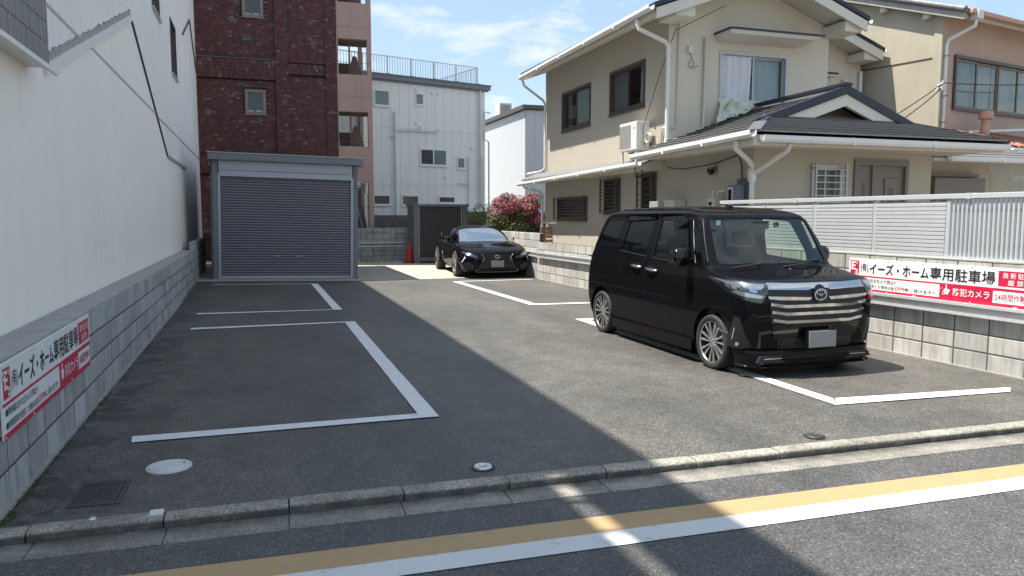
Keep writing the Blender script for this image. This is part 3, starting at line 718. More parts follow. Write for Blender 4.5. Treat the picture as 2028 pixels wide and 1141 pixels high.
# grey panel building, turned 15.9 degrees
GB = thing('grey_building', 'pale grey panel clad building with a railed roof terrace', 'building', (4.2, 30.0, 0), math.atan(.285))
B('core', 'panel_siding', GB, (-4, 5.44, .032, 8.0, 0, 6.8), local=True)
pw = .4005
PM = {}
for i in range(-4, 13):
    for (z0, z1) in ((.2, 2.84), (2.84, 5.07), (5.07, 6.86)):
        k = (z0, z1)
        if k not in PM:
            mm = MB(); mm.box(0, pw - .009, 0, .03, z0 + .004, z1 - .005); PM[k] = mm.mesh('panel'); PM[k].materials.append(MT['panel_siding'])
        link('panel', PM[k], None, GB, (.22 + i * pw, 0, 0))
fas = B('roof_fascia', 'garage_body', GB, (-4, 5.62, -.16, 8.1, 6.90, 7.07), local=True); B('roof_edge', 'shed_frame', GB, (-4, 5.66, -.20, 8.15, 7.072, 7.11), (-4, 5.55, -.09, -.002, 6.84, 6.898), local=True)
def win(parent, a0, a1, z0, z1, glass, mull=False, mat='gutter_white', w=.06, local=True, y=0.0, proud=.03, glass2=None, cat=None):
    m = frame_boxes(MB(), a0, a1, z0, z1, w, y - proud, y + .002)
    mid = (a0 + a1) / 2
    if mull: m.box(mid - w * .45, mid + w * .45, y - proud * .8, y + .001, z0 + w, z1 - w)
    o = m.build('window', mat, parent, local=local)
    if mull:
        B('pane', glass, o, (a0 + w, mid - w * .45, y - .010, y - .004, z0 + w, z1 - w), local=local); B('pane', glass2 or glass, o, (mid + w * .45, a1 - w, y - .014, y - .008, z0 + w, z1 - w), local=local)
    else: B('pane', glass, o, (a0 + w, a1 - w, y - .010, y - .004, z0 + w, z1 - w), local=local)
    B('sill', mat, o, (a0 - .02, a1 + .02, y - proud - .03, y - .001, z0 - .035, z0 - .002), local=local)
    return o
win(GB, .30, .99, 5.87, 6.51, 'frosted_green'); win(GB, 2.09, 2.50, 6.03, 6.53, 'frosted_green'); win(GB, 2.285, 3.545, 3.65, 4.34, 'frosted_dark', True, glass2='frosted_green')
win(GB, 4.01, 4.43, 3.57, 4.06, 'frosted_green'); win(GB, .20, .96, 2.02, 2.45, 'frosted_dark'); win(GB, 1.43, 2.23, 2.01, 2.45, 'frosted_grey'); win(GB, 3.11, 3.94, 2.12, 2.43, 'frosted_dark')
def pipe(parent, pts, r, mat='pipe_white', name='pipe', local=True): return MB().tube(pts, r, 10).build(name, mat, parent, smooth=40, local=local)
pipe(GB, [(1.16, -.08, 1.3), (1.16, -.08, 5.70)], .038); pipe(GB, [(1.16, -.08, 4.92), (1.22, -.08, 4.99), (3.08, -.08, 5.03), (3.08, -.08, 5.12)], .04)
pipe(GB, [(2.30, -.06, 5.02), (2.30, -.06, 5.20)], .03); pipe(GB, [(.95, -.06, 4.72), (1.14, -.06, 4.72)], .03)
pipe(GB, [(5.12, -.1, 6.87), (5.12, -.1, 1.5)], .045, name='downpipe'); pipe(GB, [(4.56, -.06, 4.1), (4.56, -.06, 1.4)], .028); pipe(GB, [(4.02, -.06, 2.96), (4.5, -.06, 2.96), (4.56, -.06, 2.9)], .024)
pipe(GB, [(5.24, -.06, 4.1), (5.24, -.06, 1.5)], .025); pipe(GB, [(5.25, -.06, 2.85), (5.36, -.06, 2.85)], .022)
pipe(GB, [(5.75, .1, 6.0), (5.33, -.1, 6.0), (5.33, -.1, 4.85), (5.55, -.1, 4.75), (5.55, -.1, 1.5)], .035)
for (a, z) in ((2.15, 6.62), (2.88, 6.56), (3.14, 6.56), (2.15, 5.3), (3.45, 3.17), (4.76, 4.45)):
    m = MB(); m.lathe([(0, .07), (.045, .06), (.055, .0), (.055, -.02)], 12, Matrix.Translation((a, -.0, z)) @ Matrix.Rotation(R(90), 4, 'X')); m.build('vent_cap', 'gutter_white', GB, smooth=40, local=True)
RL = thing('roof_railing', 'thin metal railing around the roof of the grey building', 'railing', (4.2, 30.0, 7.11), math.atan(.285))
bm_ = MB(); bm_.box(-.008, .008, -.008, .008, .06, .72); BAL = bm_.mesh('baluster'); BAL.materials.append(MT['aluminium'])
m = MB(); m.box(-3.2, 5.18, .12, .15, .72, .755); m.box(-3.2, 5.18, .125, .145, .045, .07); m.box(5.15, 5.18, .15, 7.8, .7195, .7545); m.box(5.155, 5.175, .15, 7.8, .0455, .0695); m.build('rail', 'aluminium', RL, local=True)
for i in range(73): link('baluster', BAL, None, RL, (-3.1 + i * .113, .135, 0))
for i in range(60): link('baluster', BAL, None, RL, (5.165, .26 + i * .126, 0))
for i in range(9): B('post', 'aluminium', RL, (-3.2 + i * 1.04, -3.165 + i * 1.04, .11, .16, -.04, .76), local=True)
for i in range(9): B('foot', 'shed_frame', RL, (-3.28 + i * 1.04, -3.09 + i * 1.04, .02, .24, -.002, .06), local=True)

# far white building
FB = thing('far_white_building', 'white panel clad building with dark roof edge seen beyond the pink bush', 'building', (12.5, 35, 0))
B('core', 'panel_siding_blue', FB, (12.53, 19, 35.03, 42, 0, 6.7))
mm = MB(); mm.box(0, .03, 0, .451, 2.62, 6.68); PF1 = mm.mesh('panel'); PF1.materials.append(MT['panel_siding_blue']); mm = MB(); mm.box(0, .03, 0, .451, 0, 2.61); PF2 = mm.mesh('panel'); PF2.materials.append(MT['panel_siding_blue'])
mm = MB(); mm.box(0, .451, 0, .03, 2.62, 6.68); PF3 = mm.mesh('panel'); PF3.materials.append(MT['panel_siding_blue']); mm = MB(); mm.box(0, .451, 0, .03, 0, 2.61); PF4 = mm.mesh('panel'); PF4.materials.append(MT['panel_siding_blue'])
for i in range(15): link('panel', PF1, None, FB, (0, .03 + i * .46, 0)); link('panel', PF2, None, FB, (0, .03 + i * .46, 0))
for i in range(10): link('panel', PF3, None, FB, (.035 + i * .46, 0, 0)); link('panel', PF4, None, FB, (.035 + i * .46, 0, 0))
B('roof_edge', 'bronze_frame', FB, (12.32, 19, 34.82, 42.2, 6.72, 6.92))
win(FB, 14.15, 14.9, 4.3, 5.75, 'frosted_dark', mat='bronze_frame', local=False, y=35.0)
ac = thing('rooftop_unit', 'white air conditioner unit on the far white building roof', 'air conditioner', (12.7, 40, 6.92)); B('casing', 'ac_white', ac, (12.6, 13.3, 39.4, 40.2, 6.921, 7.65), bevel=.02); B('grille', 'ac_grille', ac, (12.7, 13.2, 39.385, 39.399, 7.05, 7.55))

# ================================================================== GARAGE
GA = thing('garage', 'grey prefab garage with a closed dark slatted roller shutter', 'garage', (2.42, 19.55, 0)); GA.rotation_euler = (0, R(1.25), 0)
def GP(name, mat, *bx, bevel=0, parent=None): return B(name, mat, parent or GA, *bx, bevel=bevel, local=True)
GP('side_wall', 'garage_body', (-3.44, -3.40, .10, 5.2, -.05, 2.86)); GP('side_wall', 'garage_body', (-.045, -.005, .10, 5.2, -.12, 2.86)); GP('back_wall', 'garage_body', (-3.40, -.045, 5.15, 5.2, -.1, 2.86))
GP('post', 'garage_body', (-3.41, -3.29, -.01, .12, -.05, 2.87), bevel=.006); GP('post', 'garage_body', (-.10, .02, -.01, .12, -.12, 2.87), bevel=.006)
GP('side_panel', 'garage_body', (-3.47, -3.442, .25, 3, .3, 2.55))
GP('corner_trim', 'garage_trim', (-3.29, -3.235, -.02, .1, -.03, 2.55)); GP('corner_trim', 'garage_trim', (-.16, -.10, -.02, .1, -.06, 2.55))
GP('lintel', 'garage_trim', (-3.27, -.12, -.03, .09, 2.49, 2.63), bevel=.008); GP('header_panel', 'garage_trim', (-3.27, -.12, .01, .09, 2.64, 2.87)); GP('header_panel', 'galvanised', (-3.27, -.12, -.005, .009, 2.735, 2.75))
rf = GP('roof', 'garage_body', (-3.50, .12, -.22, 5.3, 2.865, 3.03), bevel=.012); GP('roof_edge', 'garage_trim', (-3.515, .135, -.235, 5.31, 3.031, 3.05), parent=rf)
GP('back_panel', 'dark_interior', (-3.235, -.16, .075, .085, 0, 2.5))
sm = MB(); sm.prism([(.05, 0), (.022, .006), (.012, .03), (.022, .052), (.05, .058)], 'x', -3.235, -.16); SL = sm.mesh('slat', smooth=30); SL.materials.append(MT['garage_slat'])
shut = GP('shutter', 'garage_slat', (-3.235, -.16, .055, .062, .1, 2.49))
for i in range(37): link('slat', SL, None, shut, (0, 0, .105 + i * .0645))
GP('bottom_bar', 'garage_trim', (-3.235, -.16, .0, .05, .02, .098), bevel=.008, parent=shut)
for x in (-2.02, -1.5): GP('handle', 'garage_trim', (x, x + .14, -.005, .03, .57, .595), bevel=.004, parent=shut)
GP('threshold', 'concrete_slab', (-3.40, -.02, -.06, .1, -.1, .015))
cm_ = thing('security_camera', 'small white security camera on the garage corner post', 'camera', (2.50, 19.5, 2.4))
m = MB(); m.box(2.46, 2.54, 19.43, 19.50, 2.33, 2.42); m.build('housing', 'ac_white', cm_, bevel=.01); MB().tube([(2.50, 19.42, 2.37), (2.50, 19.43, 2.37)], .025, 10).build('lens', 'gloss_black', cm_)
B('bracket', 'garage_trim', cm_, (2.43, 2.57, 19.46, 19.54, 2.44, 2.47)); MB().tube([(2.5, 19.5, 2.42), (2.5, 19.5, 2.45)], .015, 8).build('stem', 'garage_trim', cm_)

# shed + cone
SH = thing('storage_shed', 'dark grey metal storage shed with double sliding doors', 'shed', (6.0, 25.4, 0), R(2))
def SP(name, mat, *bx, bevel=0, parent=None): return B(name, mat, parent or SH, *bx, bevel=bevel, local=True)
SP('side_wall', 'shed_frame', (-.92, -.89, .05, 1.0, .08, 1.93)); SP('side_wall', 'shed_frame', (.94, .97, .05, 1.0, .08, 1.93)); SP('back_wall', 'shed_dark', (-.89, .94, .97, 1.0, .08, 1.93))
SP('frame', 'shed_frame', (-.925, -.77, .0, .06, .10, 1.93), (.79, .975, .0, .06, .10, 1.93), bevel=.004); SP('base', 'shed_frame', (-.925, .975, -.03, 1.0, .09, .20), bevel=.004)
for x in (-.9, -.1, .78): SP('foot_block', 'concrete_cap', (x, x + .18, .02, .4, -.02, .088))
SP('roof', 'shed_frame', (-.96, 1.01, -.07, 1.05, 1.93, 2.01), bevel=.01)
SP('door', 'shed_dark', (-.77, .02, .03, .05, .205, 1.925)); SP('door', 'shed_dark', (.0, .79, .012, .028, .205, 1.925))
SP('door_edge', 'aluminium', (-.755, -.735, .018, .029, .205, 1.925), (.735, .755, .000, .0115, .205, 1.925)); SP('handle', 'aluminium', (.02, .045, -.006, .0115, .93, 1.07))
CN = thing('traffic_cone', 'red traffic cone standing beside the storage shed', 'traffic cone', (4.98, 25.75, 0))
T = Matrix.Translation((4.98, 25.75, .004))
MB().lathe([(.0, .72), (.022, .72), (.03, .70), (.13, .06), (.15, .045)], 24, T).build('cone', 'cone_red', CN, smooth=40)
m = MB(); m.box(4.80, 5.16, 25.57, 25.93, .004, .045); m.build('base', 'black_rubber', CN, bevel=.012)

# dark slat fence + partly hidden white car behind the shed
DF = thing('slat_fence', 'dark narrow slat fence behind the flowering bush', 'fence', (7.3, 26.4, 0))
for i in range(16): B('slat', 'bronze_frame', DF, (7.18 + i * .105, 7.26 + i * .105, 26.4, 26.42, .1, 1.62))
B('rail', 'bronze_frame', DF, (7.1, 8.9, 26.421, 26.45, 1.3, 1.36), (7.1, 8.9, 26.421, 26.45, .4, .46))

# ================================================================== CREAM HOUSE
HX, HF, H2, HBk = 7.9, 10.8, 13.65, 20.4
HS = thing('cream_house', 'two storey cream stucco house with slate entrance roof', 'house', (10, 15, 0))
# --- first-floor shell
lw_ops = [(14.05, 14.64, 1.4, 2.49), (15.69, 16.48, 1.70, 2.45), (17.50, 19.43, 1.53, 2.08)]
lw2_ops = [(17.35, 19.15, 3.87, 4.85), (14.60, 16.25, 3.95, 4.89)]
m = MB(); wall_cells(m, 'x', HX, HF, HBk, 0, 2.80, lw_ops, .14)
wall_cells(m, 'x', HX, H2, HBk, 2.80, 5.62, lw2_ops, .14)
m.add([(HX, HBk, 0), (14, HBk, 0), (14, HBk, 5.6), (HX, HBk, 5.6)], [(0, 1, 2, 3)])
m.build('side_wall', 'house_stucco', HS)
B('plinth', 'house_stucco', HS, (HX - .02, HX - .002, HF, HBk, 0, .42))
f_ops = [(9.09, 9.70, 1.45, 2.47), (9.97, 11.18, .3, 2.60)]
m = MB(); wall_cells(m, 'y', HF, HX, 11.74, 0, 2.80, f_ops, .14)
m.add([(11.74, HF, 0), (11.74, 11.95, 0), (11.74, 11.95, 2.8), (11.74, HF, 2.8)], [(0, 1, 2, 3)])
wall_cells(m, 'y', 11.95, 11.74, 14.6, 0, 2.8, [(12.3, 14.15, .8, 2.30)], .12)
m.add([(14.6, 11.95, 0), (14.6, 15, 0), (14.6, 15, 2.8), (14.6, 11.95, 2.8)], [(0, 1, 2, 3)])
m.build('front_wall', 'house_stucco', HS)
AX, AZ = 9.85, 6.33          # upper gable ridge
m = MB(); ops2 = [(9.10, 10.74, 3.93, 4.95)]
wall_cells(m, 'y', H2, HX, 11.8, 2.6, 5.62, ops2, .14)
m.add([(HX, H2, 5.62), (11.8, H2, 5.62), (AX, H2, AZ)], [(0, 1, 2)])
m.add([(11.8, H2, 2.6), (11.8, 15.6, 2.6), (11.8, 15.6, 5.62), (11.8, H2, 5.62)], [(0, 1, 2, 3)])
BY = 15.6; BX = 14.48
wall_cells(m, 'y', BY, 11.8, BX, 2.6, 5.55, [(12.5, 13.3, 3.4, 4.85)], .1)
m.add([(11.8, BY, 5.55), (BX, BY, 5.55), (11.8, BY, 6.50)], [(0, 1, 2)])
m.add([(BX, BY, 2.6), (13.5, HBk, 2.6), (13.5, HBk, 5.5), (BX, BY, 5.55)], [(0, 1, 2, 3)])
m.build('upper_front_wall', 'house_stucco_lifted', HS)
B('inner_partition', 'room_wall', HS, (8.7, 8.75, 11.76, 20.3, 0, 2.69), (8.7, 8.75, 14.0, 20.3, 2.79, 5.3), (8.1, 11.7, 11.7, 11.75, 0, 2.68), (8.76, 11.7, 14.7, 14.75, 2.8, 5.3), (11.8, 14.5, 12.7, 12.75, 0, 2.7), (11.85, 14.2, 16.3, 16.35, 2.7, 5.4))
B('floor_slab', 'room_wall', HS, (8.0, 11.7, 13.8, 20.3, 2.70, 2.78))
# --- upper roof: two slabs with slate edge, fascia, rafters' box ends
def roof_slab(m, x0, z0, x1, z1, y0, y1, t):
    m.add([(x0, y0, z0), (x1, y0, z1), (x1, y1, z1), (x0, y1, z0), (x0, y0, z0 - t), (x1, y0, z1 - t), (x1, y1, z1 - t), (x0, y1, z0 - t)],
          [(0, 1, 2, 3), (7, 6, 5, 4), (0, 4, 5, 1), (1, 5, 6, 2), (2, 6, 7, 3), (3, 7, 4, 0)])
sl = (AZ - 5.62) / (AX - HX)
EY0, EY1 = 12.93, 20.45
eL, eR = 7.20, 12.12
def zr(x): return AZ + .02 - sl * abs(x - AX)
m = MB(); roof_slab(m, eL, zr(eL) + .10, AX, zr(AX) + .10, EY0, EY1, .11); roof_slab(m, AX, zr(AX) + .10, eR, zr(eR) + .10, EY0, EY1, .11); m.build('soffit', 'eave_white', HS)
m = MB(); roof_slab(m, eL - .04, zr(eL) + .19, AX, zr(AX) + .20, EY0 - .05, EY1, .085); roof_slab(m, AX, zr(AX) + .20, eR + .04, zr(eR) + .19, EY0 - .05, EY1, .085); up = m.build('upper_roof', 'roof_navy', HS)
m = MB(); roof_slab(m, eL - .0, zr(eL) + .09, AX, zr(AX) + .10, EY0 - .03, EY0 + .02, .20); roof_slab(m, AX, zr(AX) + .10, eR, zr(eR) + .09, EY0 - .03, EY0 + .02, .20); m.build('bargeboard', 'eave_white', HS)
B('purlin_end', 'eave_white', HS, (11.62, 12.05, EY0 + .05, H2 - .003, zr(11.8) - .24, zr(11.8) - .03), bevel=.01); B('purlin_end', 'eave_white', HS, (7.66, 8.08, EY0 + .05, H2 - .003, zr(7.9) - .24, zr(7.9) - .03), bevel=.01)
# second, set-back roof
def zb(x): return 5.58 + sl * (14.55 - x)
m = MB(); roof_slab(m, 11.6, zb(11.6), 14.55, zb(14.55), 14.98, 16.3, .11); m.build('soffit', 'eave_white', HS)
m = MB(); roof_slab(m, 11.6, zb(11.6) + .10, 14.59, zb(14.59) + .10, 14.93, 16.3, .085); m.build('upper_roof', 'roof_navy', HS)
m = MB(); roof_slab(m, 11.6, zb(11.6) + .01, 14.55, zb(14.55) + .01, 14.95, 15.0, .22); m.build('bargeboard', 'eave_white', HS)
B('purlin_end', 'eave_white', HS, (14.05, 14.5, 15.02, BY - .002, zb(14.3) - .30, zb(14.3) - .10), bevel=.01)
B('window_hood', 'roof_navy', HS, (12.3, 13.45, BY - .42, BY - .002, 5.02, 5.055)); B('window_hood', 'eave_white', HS, (12.33, 13.40, BY - .38, BY - .002, 4.96, 5.017))
# gutters (half-round look: box trough with lip)
def gutter(parent, a, b, w=.11, h=.09, name='gutter', mat='gutter_white'):
    a = Vector(a); b = Vector(b); d = (b - a).normalized(); x = d.cross(Vector((0, 0, 1))).normalized(); m = MB()
    prof = [(-w / 2, h * .5), (-w / 2, -.1 * h), (-w * .32, -h * .42), (0, -h * .5), (w * .32, -h * .42), (w / 2, -.1 * h), (w / 2, h * .5), (w / 2 - .012, h * .5), (w / 2 - .012, -.05 * h), (0, -h * .36), (-w / 2 + .012, -.05 * h), (-w / 2 + .012, h * .5)]
    vs = [a + x * p + Vector((0, 0, q)) for p, q in prof] + [b + x * p + Vector((0, 0, q)) for p, q in prof]; n = len(prof)
    fs = [tuple(range(n)), tuple(range(2 * n - 1, n - 1, -1))] + [(i, (i + 1) % n, n + (i + 1) % n, n + i) for i in range(n)]
    m.add(vs, fs); m.tube([a, a - d * .004], .04, 8) if False else None
    o = m.build(name, mat, parent)
    k = int((b - a).length / 1.8)
    for i in range(1, k + 1):
        p = a.lerp(b, i / (k + 1)); mm = MB(); mm.bar(p - d * .03, p + d * .03, w + .012, h + .004); mm.build('joint', mat, o)
    return o
gutter(HS, (7.10, EY0 - .02, zr(7.2) + .09), (7.10, EY1 - .15, zr(7.2) + .03), .13, .10)
gutter(HS, (12.21, EY0 - .02, zr(12.12) + .09), (12.21, 14.9, zr(12.12) + .07)); gutter(HS, (14.62, 14.95, zb(14.55) + .03), (14.58, 15.9, zb(14.55)), .09, .08)
# --- pent eave along the left wall
m = MB(); m.prism([(7.42, 2.55), (7.9, 2.55), (7.9, 2.82), (7.42, 2.64)], 'y', 13.75, 20.95); m.build('pent_roof', 'eave_white', HS)
m = MB(); m.prism([(7.38, 2.63), (7.9, 2.825), (7.9, 2.855), (7.38, 2.66)], 'y', 13.75, 21.0); m.build('pent_cover', 'roof_tile_grey', HS)
gutter(HS, (7.33, 13.72, 2.65), (7.33, 21.1, 2.52), .12, .10)
# --- entrance roof (hip with front gable)
RX0, RX1, RY0, RZ = 7.28, 12.50, 9.98, 2.87
RDX, RDZ = 10.03, 3.84     # ridge
gy = 11.15                 # gable verge
slp = (RDZ - RZ) / (RDX - RX0); slr = (RDZ - RZ) / (RX1 - RDX); sfr = .33
zfront = lambda y: RZ + sfr * (y - RY0)
kl, kr = slp / sfr, slr / sfr
soff = B('soffit', 'eave_white', HS, (RX0 + .03, RX1 - .03, RY0 + .03, HF + .0, 2.74, 2.80), (RX0 + .03, HX - .002, HF, 13.75, 2.74, 2.80), (11.742, RX1 - .03, HF, 11.95, 2.74, 2.80), (12.2, 15.0, 11.2, 11.948, 2.66, 2.72), bevel=0)
B('fascia', 'eave_white', HS, (RX0 + .0, RX1, RY0 + .0, RY0 + .03, 2.70, 2.86), (RX0, RX0 + .03, RY0 + .03, 13.7, 2.70, 2.86))
xgl = RX0 + (gy - RY0) / kl; xgr = RX1 - (gy - RY0) / kr
deck = MB()
deck.add([(RX0, RY0, RZ), (xgl, gy, zfront(gy)), (RDX, gy, RDZ), (RDX, H2, RDZ), (RX0, H2 + .08, RZ)], [(0, 1, 2, 3, 4)])
deck.add([(RX1, RY0, RZ), (xgr, gy, zfront(gy)), (RDX, gy, RDZ), (RDX, H2, RDZ), (RX1, H2, RZ)], [(0, 1, 2, 3, 4)])
deck.add([(RX0, RY0, RZ), (RX1, RY0, RZ), (xgr, gy, zfront(gy)), (xgr - .4, 11.85, zfront(11.85)), (xgl + .4, 11.85, zfront(11.85)), (xgl, gy, zfront(gy))], [(0, 1, 2, 3, 4, 5)])
er = deck.build('entrance_roof', 'roof_navy', HS)
def course(P0, P1, P2, P3, lift0, lift1, nrm, mat='roof_slate'):
    m = MB(); n = Vector(nrm).normalized(); a, b, c, d = map(Vector, (P0, P1, P2, P3))
    m.add([a + n * lift1, b + n * lift1, c + n * lift0, d + n * lift0, a + n * (lift1 * .62), b + n * (lift1 * .62), c + n * .003, d + n * .003], [(0, 1, 2, 3), (7, 6, 5, 4), (0, 4, 5, 1), (1, 5, 6, 2), (2, 6, 7, 3), (3, 7, 4, 0)])
    return m.build('slate_course', mat, er)
NL = 13
for i in range(NL):
    t0 = i / NL; t1 = (i + 1) / NL
    xa = RX0 - .05 + (RDX - RX0) * t0; xb = RX0 - .05 + (RDX - RX0) * t1 + .02; za = RZ + slp * (xa - RX0); zb_ = RZ + slp * (xb - RX0)
    ya = min(gy, RY0 + kl * (xa - RX0)); yb_ = min(gy, RY0 + kl * (xb - RX0)); yy = H2 - .003 if xb > HX else H2 + .08
    course((xa, ya, za), (xa, yy, za), (xb, yy, zb_), (xb, yb_, zb_), .012, .042, (-slp, 0, 1))
    xa = RX1 + .05 - (RX1 - RDX) * t0; xb = RX1 + .05 - (RX1 - RDX) * t1; za = RZ + slr * (RX1 - xa); zb_ = RZ + slr * (RX1 - xb)
    ya = min(gy, RY0 + kr * (RX1 - xa)); yb_ = min(gy, RY0 + kr * (RX1 - xb))
    course((xa, ya, za), (xa, H2 - .003, za), (xb, H2 - .003, zb_), (xb, yb_, zb_), .012, .042, (slr, 0, 1))
NF = 8
for i in range(NF):
    y0 = RY0 - .05 + .20 * i; y1 = y0 + .215
    xl = lambda y: RX0 + (y - RY0) / kl if y < gy else xgl + (y - gy) * .55
    xr = lambda y: RX1 - (y - RY0) / kr if y < gy else xgr - (y - gy) * .55
    course((xl(y0), y0, zfront(y0)), (xr(y0), y0, zfront(y0)), (xr(y1), y1, zfront(y1)), (xl(y1), y1, zfront(y1)), .010, .085, (0, -sfr, 1))
m = MB(); m.bar((RX0 - .04, RY0 - .06, RZ + .04), (RX0 + .50, RY0 + .50, RZ + .25), .20, .05); m.build('hip_cap', 'shed_frame', er, bevel=.012)
m = MB(); m.bar((RX0 + .46, RY0 + .47, RZ + .23), (xgl + .1, gy, zfront(gy) + .06), .10, .05); m.build('hip_cap', 'roof_navy', er)
m = MB(); m.bar((RX1 + .04, RY0 - .06, RZ + .03), (xgr, gy, zfront(gy) + .06), .09, .05); m.build('hip_cap', 'roof_navy', er)
def rake(off, t, y0, y1, zlow, nm, mat, bev=0):
    ap = RDZ + off
    for s_, k in ((slp, -1), (slr, 1)):
        xe = RDX + k * (ap - zlow) / s_; xi = RDX + k * max(.05, (ap - t - zlow) / s_)
        m = MB(); m.prism([(RDX, ap), (xe, zlow), (xi, zlow), (RDX, ap - t)], 'y', y0, y1); m.build(nm, mat, er, bevel=bev)
rake(.085, .155, gy - .08, gy + .06, zfront(gy) - .02, 'verge', 'roof_navy', .006)
rake(-.072, .20, gy - .045, gy + .03, zfront(gy) + .07, 'bargeboard', 'eave_white')
m = MB(); m.bar((RDX, gy - .09, RDZ + .10), (RDX, H2, RDZ + .08), .18, .06); m.build('ridge_cap', 'roof_navy', er, bevel=.012)
m = MB(); m.add([(8.3, 11.80, 3.2), (11.7, 11.80, 3.2), (RDX, 11.80, RDZ)], [(0, 1, 2)]); m.build('gable_wall', 'house_stucco_lifted', er)
zg = zfront(gy)
for k in (-1, 1):
    x0_ = xgl if k < 0 else xgr; x1_ = x0_ - k * .62
    m = MB(); m.prism([(x0_, zg + .02), (x1_, zg + .02), (x1_, zg + .20), (x0_ - k * .52, zg + .22)], 'y', gy + .035, gy + .5); m.build('valley_flashing', 'roof_navy', er)
# side gutter, front gutter, lower right wing
gutter(HS, (7.20, 9.88, 2.86), (7.20, 13.78, 2.78), .13, .11); gutter(HS, (7.36, 9.88, 2.79), (12.46, 9.90, 2.79), .13, .11)
m = MB(); m.prism([(11.2, 2.72), (11.95, 2.95), (13.2, 3.35), (13.2, 3.25), (11.2, 2.66)], 'x', 12.62, 15.1); m.build('wing_roof', 'roof_navy', HS)
for i in range(4):
    y0 = 11.15 + i * .22; z0 = 2.735 + i * .068; m = MB(); m.add([(12.6, y0, z0 + .03), (15.15, y0, z0 + .03), (15.15, y0 + .23, z0 + .085), (12.6, y0 + .23, z0 + .085), (12.6, y0, z0), (15.15, y0, z0)], [(0, 1, 2, 3), (0, 1, 5, 4)]); m.build('slate_course', 'roof_slate', HS)
gutter(HS, (12.5, 11.10, 2.69), (15.2, 11.10, 2.69), .11, .10)
m = MB(); m.bar((14.62, 11.5, 2.35), (15.3, 10.9, 2.55), .05, .06); m.build('brace', 'silver_frame', HS)
# downpipes
def dpipe(pts, r=.035, mat='gutter_white'): return pipe(HS, pts, r, mat, 'downpipe', False)
dpipe([(7.10, 20.15, 5.38), (7.18, 20.2, 5.20), (7.80, 20.35, 4.85), (7.84, 20.3, 4.75), (7.84, 20.3, 2.95), (7.75, 20.4, 2.86), (7.45, 20.7, 2.80)], .035)
dpipe([(7.12, 13.55, 5.38), (7.15, 13.5, 5.22), (7.76, 13.52, 5.02), (7.82, 13.52, 4.92), (7.82, 13.52, 3.12)], .043); dpipe([(7.82, 13.52, 3.15), (7.80, 13.55, 3.02), (7.66, 13.7, 2.98), (7.64, 13.75, 2.88), (7.30, 13.95, 2.80)], .045)
dpipe([(7.33, 20.7, 2.5), (7.36, 20.7, 2.42), (7.74, 20.42, 2.30), (7.80, 20.40, 2.2), (7.80, 20.40, .2)], .035)
dpipe([(7.24, 10.35, 2.80), (7.26, 10.40, 2.68), (7.72, 10.66, 2.50), (7.80, 10.70, 2.42), (7.80, 10.70, .2)], .042); dpipe([(7.95, 9.96, 2.74), (7.94, 10.0, 2.64), (7.86, 10.6, 2.36), (7.80, 10.70, 2.30)], .038)
m = MB(); m.box(7.75, 7.85, 10.65, 10.75, 2.18, 2.38); m.build('pipe_collector', 'gutter_white', HS, bevel=.01)
dpipe([(14.44, 15.53, 5.2), (14.44, 15.53, 2.9)], .045); dpipe([(13.95, 15.52, 4.85), (13.95, 15.52, 3.2)], .05, 'pipe_white'); dpipe([(13.95, 15.52, 4.72), (13.95, 15.52, 4.97)], .062, 'pipe_white')
dpipe([(8.72, 13.58, 5.20), (8.72, 13.6, 4.0), (8.70, 13.6, 3.40), (8.55, 13.58, 3.33), (7.75, 13.5, 3.02)], .04, 'pipe_cream')
dpipe([(8.12, 13.6, 5.75), (8.10, 13.62, 3.45), (8.06, 13.6, 3.38), (7.96, 13.6, 3.40), (7.86, 13.75, 3.38), (7.86, 13.8, 3.25), (7.86, 13.85, 2.95)], .022, 'pipe_cream')

# --- windows
def hwin(axis, c, a0, a1, z0, z1, mat, w, glassL, glassR, nbars=0, curtain=None):
    """window set in the opening of a house wall; axis 'x' faces -X, 'y' faces -Y"""
    def bx(m, p, q, d0, d1, r, s_):
        if axis == 'x': m.box(c + d0, c + d1, p, q, r, s_)
        else: m.box(p, q, c + d0, c + d1, r, s_)
        return m
    m = MB()
    for (p, q, r, s_) in ((a0 - .02, a0 + w, z0 - .02, z1 + .02), (a1 - w, a1 + .02, z0 - .02, z1 + .02), (a0 + w, a1 - w, z0 - .02, z0 + w), (a0 + w, a1 - w, z1 - w, z1 + .02)): bx(m, p, q, -.025, .12, r, s_)
    o = m.build('window', mat, HS); mid = (a0 + a1) / 2
    for k, (p, q, g, dd) in enumerate(((a0 + w, mid + .02, glassL, .04), (mid - .02, a1 - w, glassR, .075))):
        fr = MB()
        for (p2, q2, r2, s2) in ((p, p + .035, z0 + w, z1 - w), (q - .035, q, z0 + w, z1 - w), (p + .035, q - .035, z0 + w, z0 + w + .045), (p + .035, q - .035, z1 - w - .035, z1 - w)): bx(fr, p2, q2, dd - .012, dd + .012, r2, s2)
        fr.build('sash', mat, o)
        if g: bx(MB(), p + .035, q - .035, dd - .003, dd + .003, z0 + w + .045, z1 - w - .035).build('pane', g, o)
    bx(MB(), a0 - .03, a1 + .03, -.05, .0 - .002, z0 - .055, z0 - .021).build('sill', mat, o)
    if nbars:
        d = -.12
        for aa in (a0 - .03, a1):
            gb = MB(); bx(gb, aa, aa + .03, d - .015, d + .015, z0 - .04, z1 + .04)
            for zz in (z0 + .02, z1 - .05): bx(gb, aa + .002, aa + .028, d + .012, -.002, zz, zz + .03)
            gb.build('grille_post', mat, o)
        for i in range(nbars):
            z = z0 + (z1 - z0) * (i + .5) / nbars; bx(MB(), a0, a1, d - .008, d + .008, z - .009, z + .009).build('bar', mat, o)
    return o
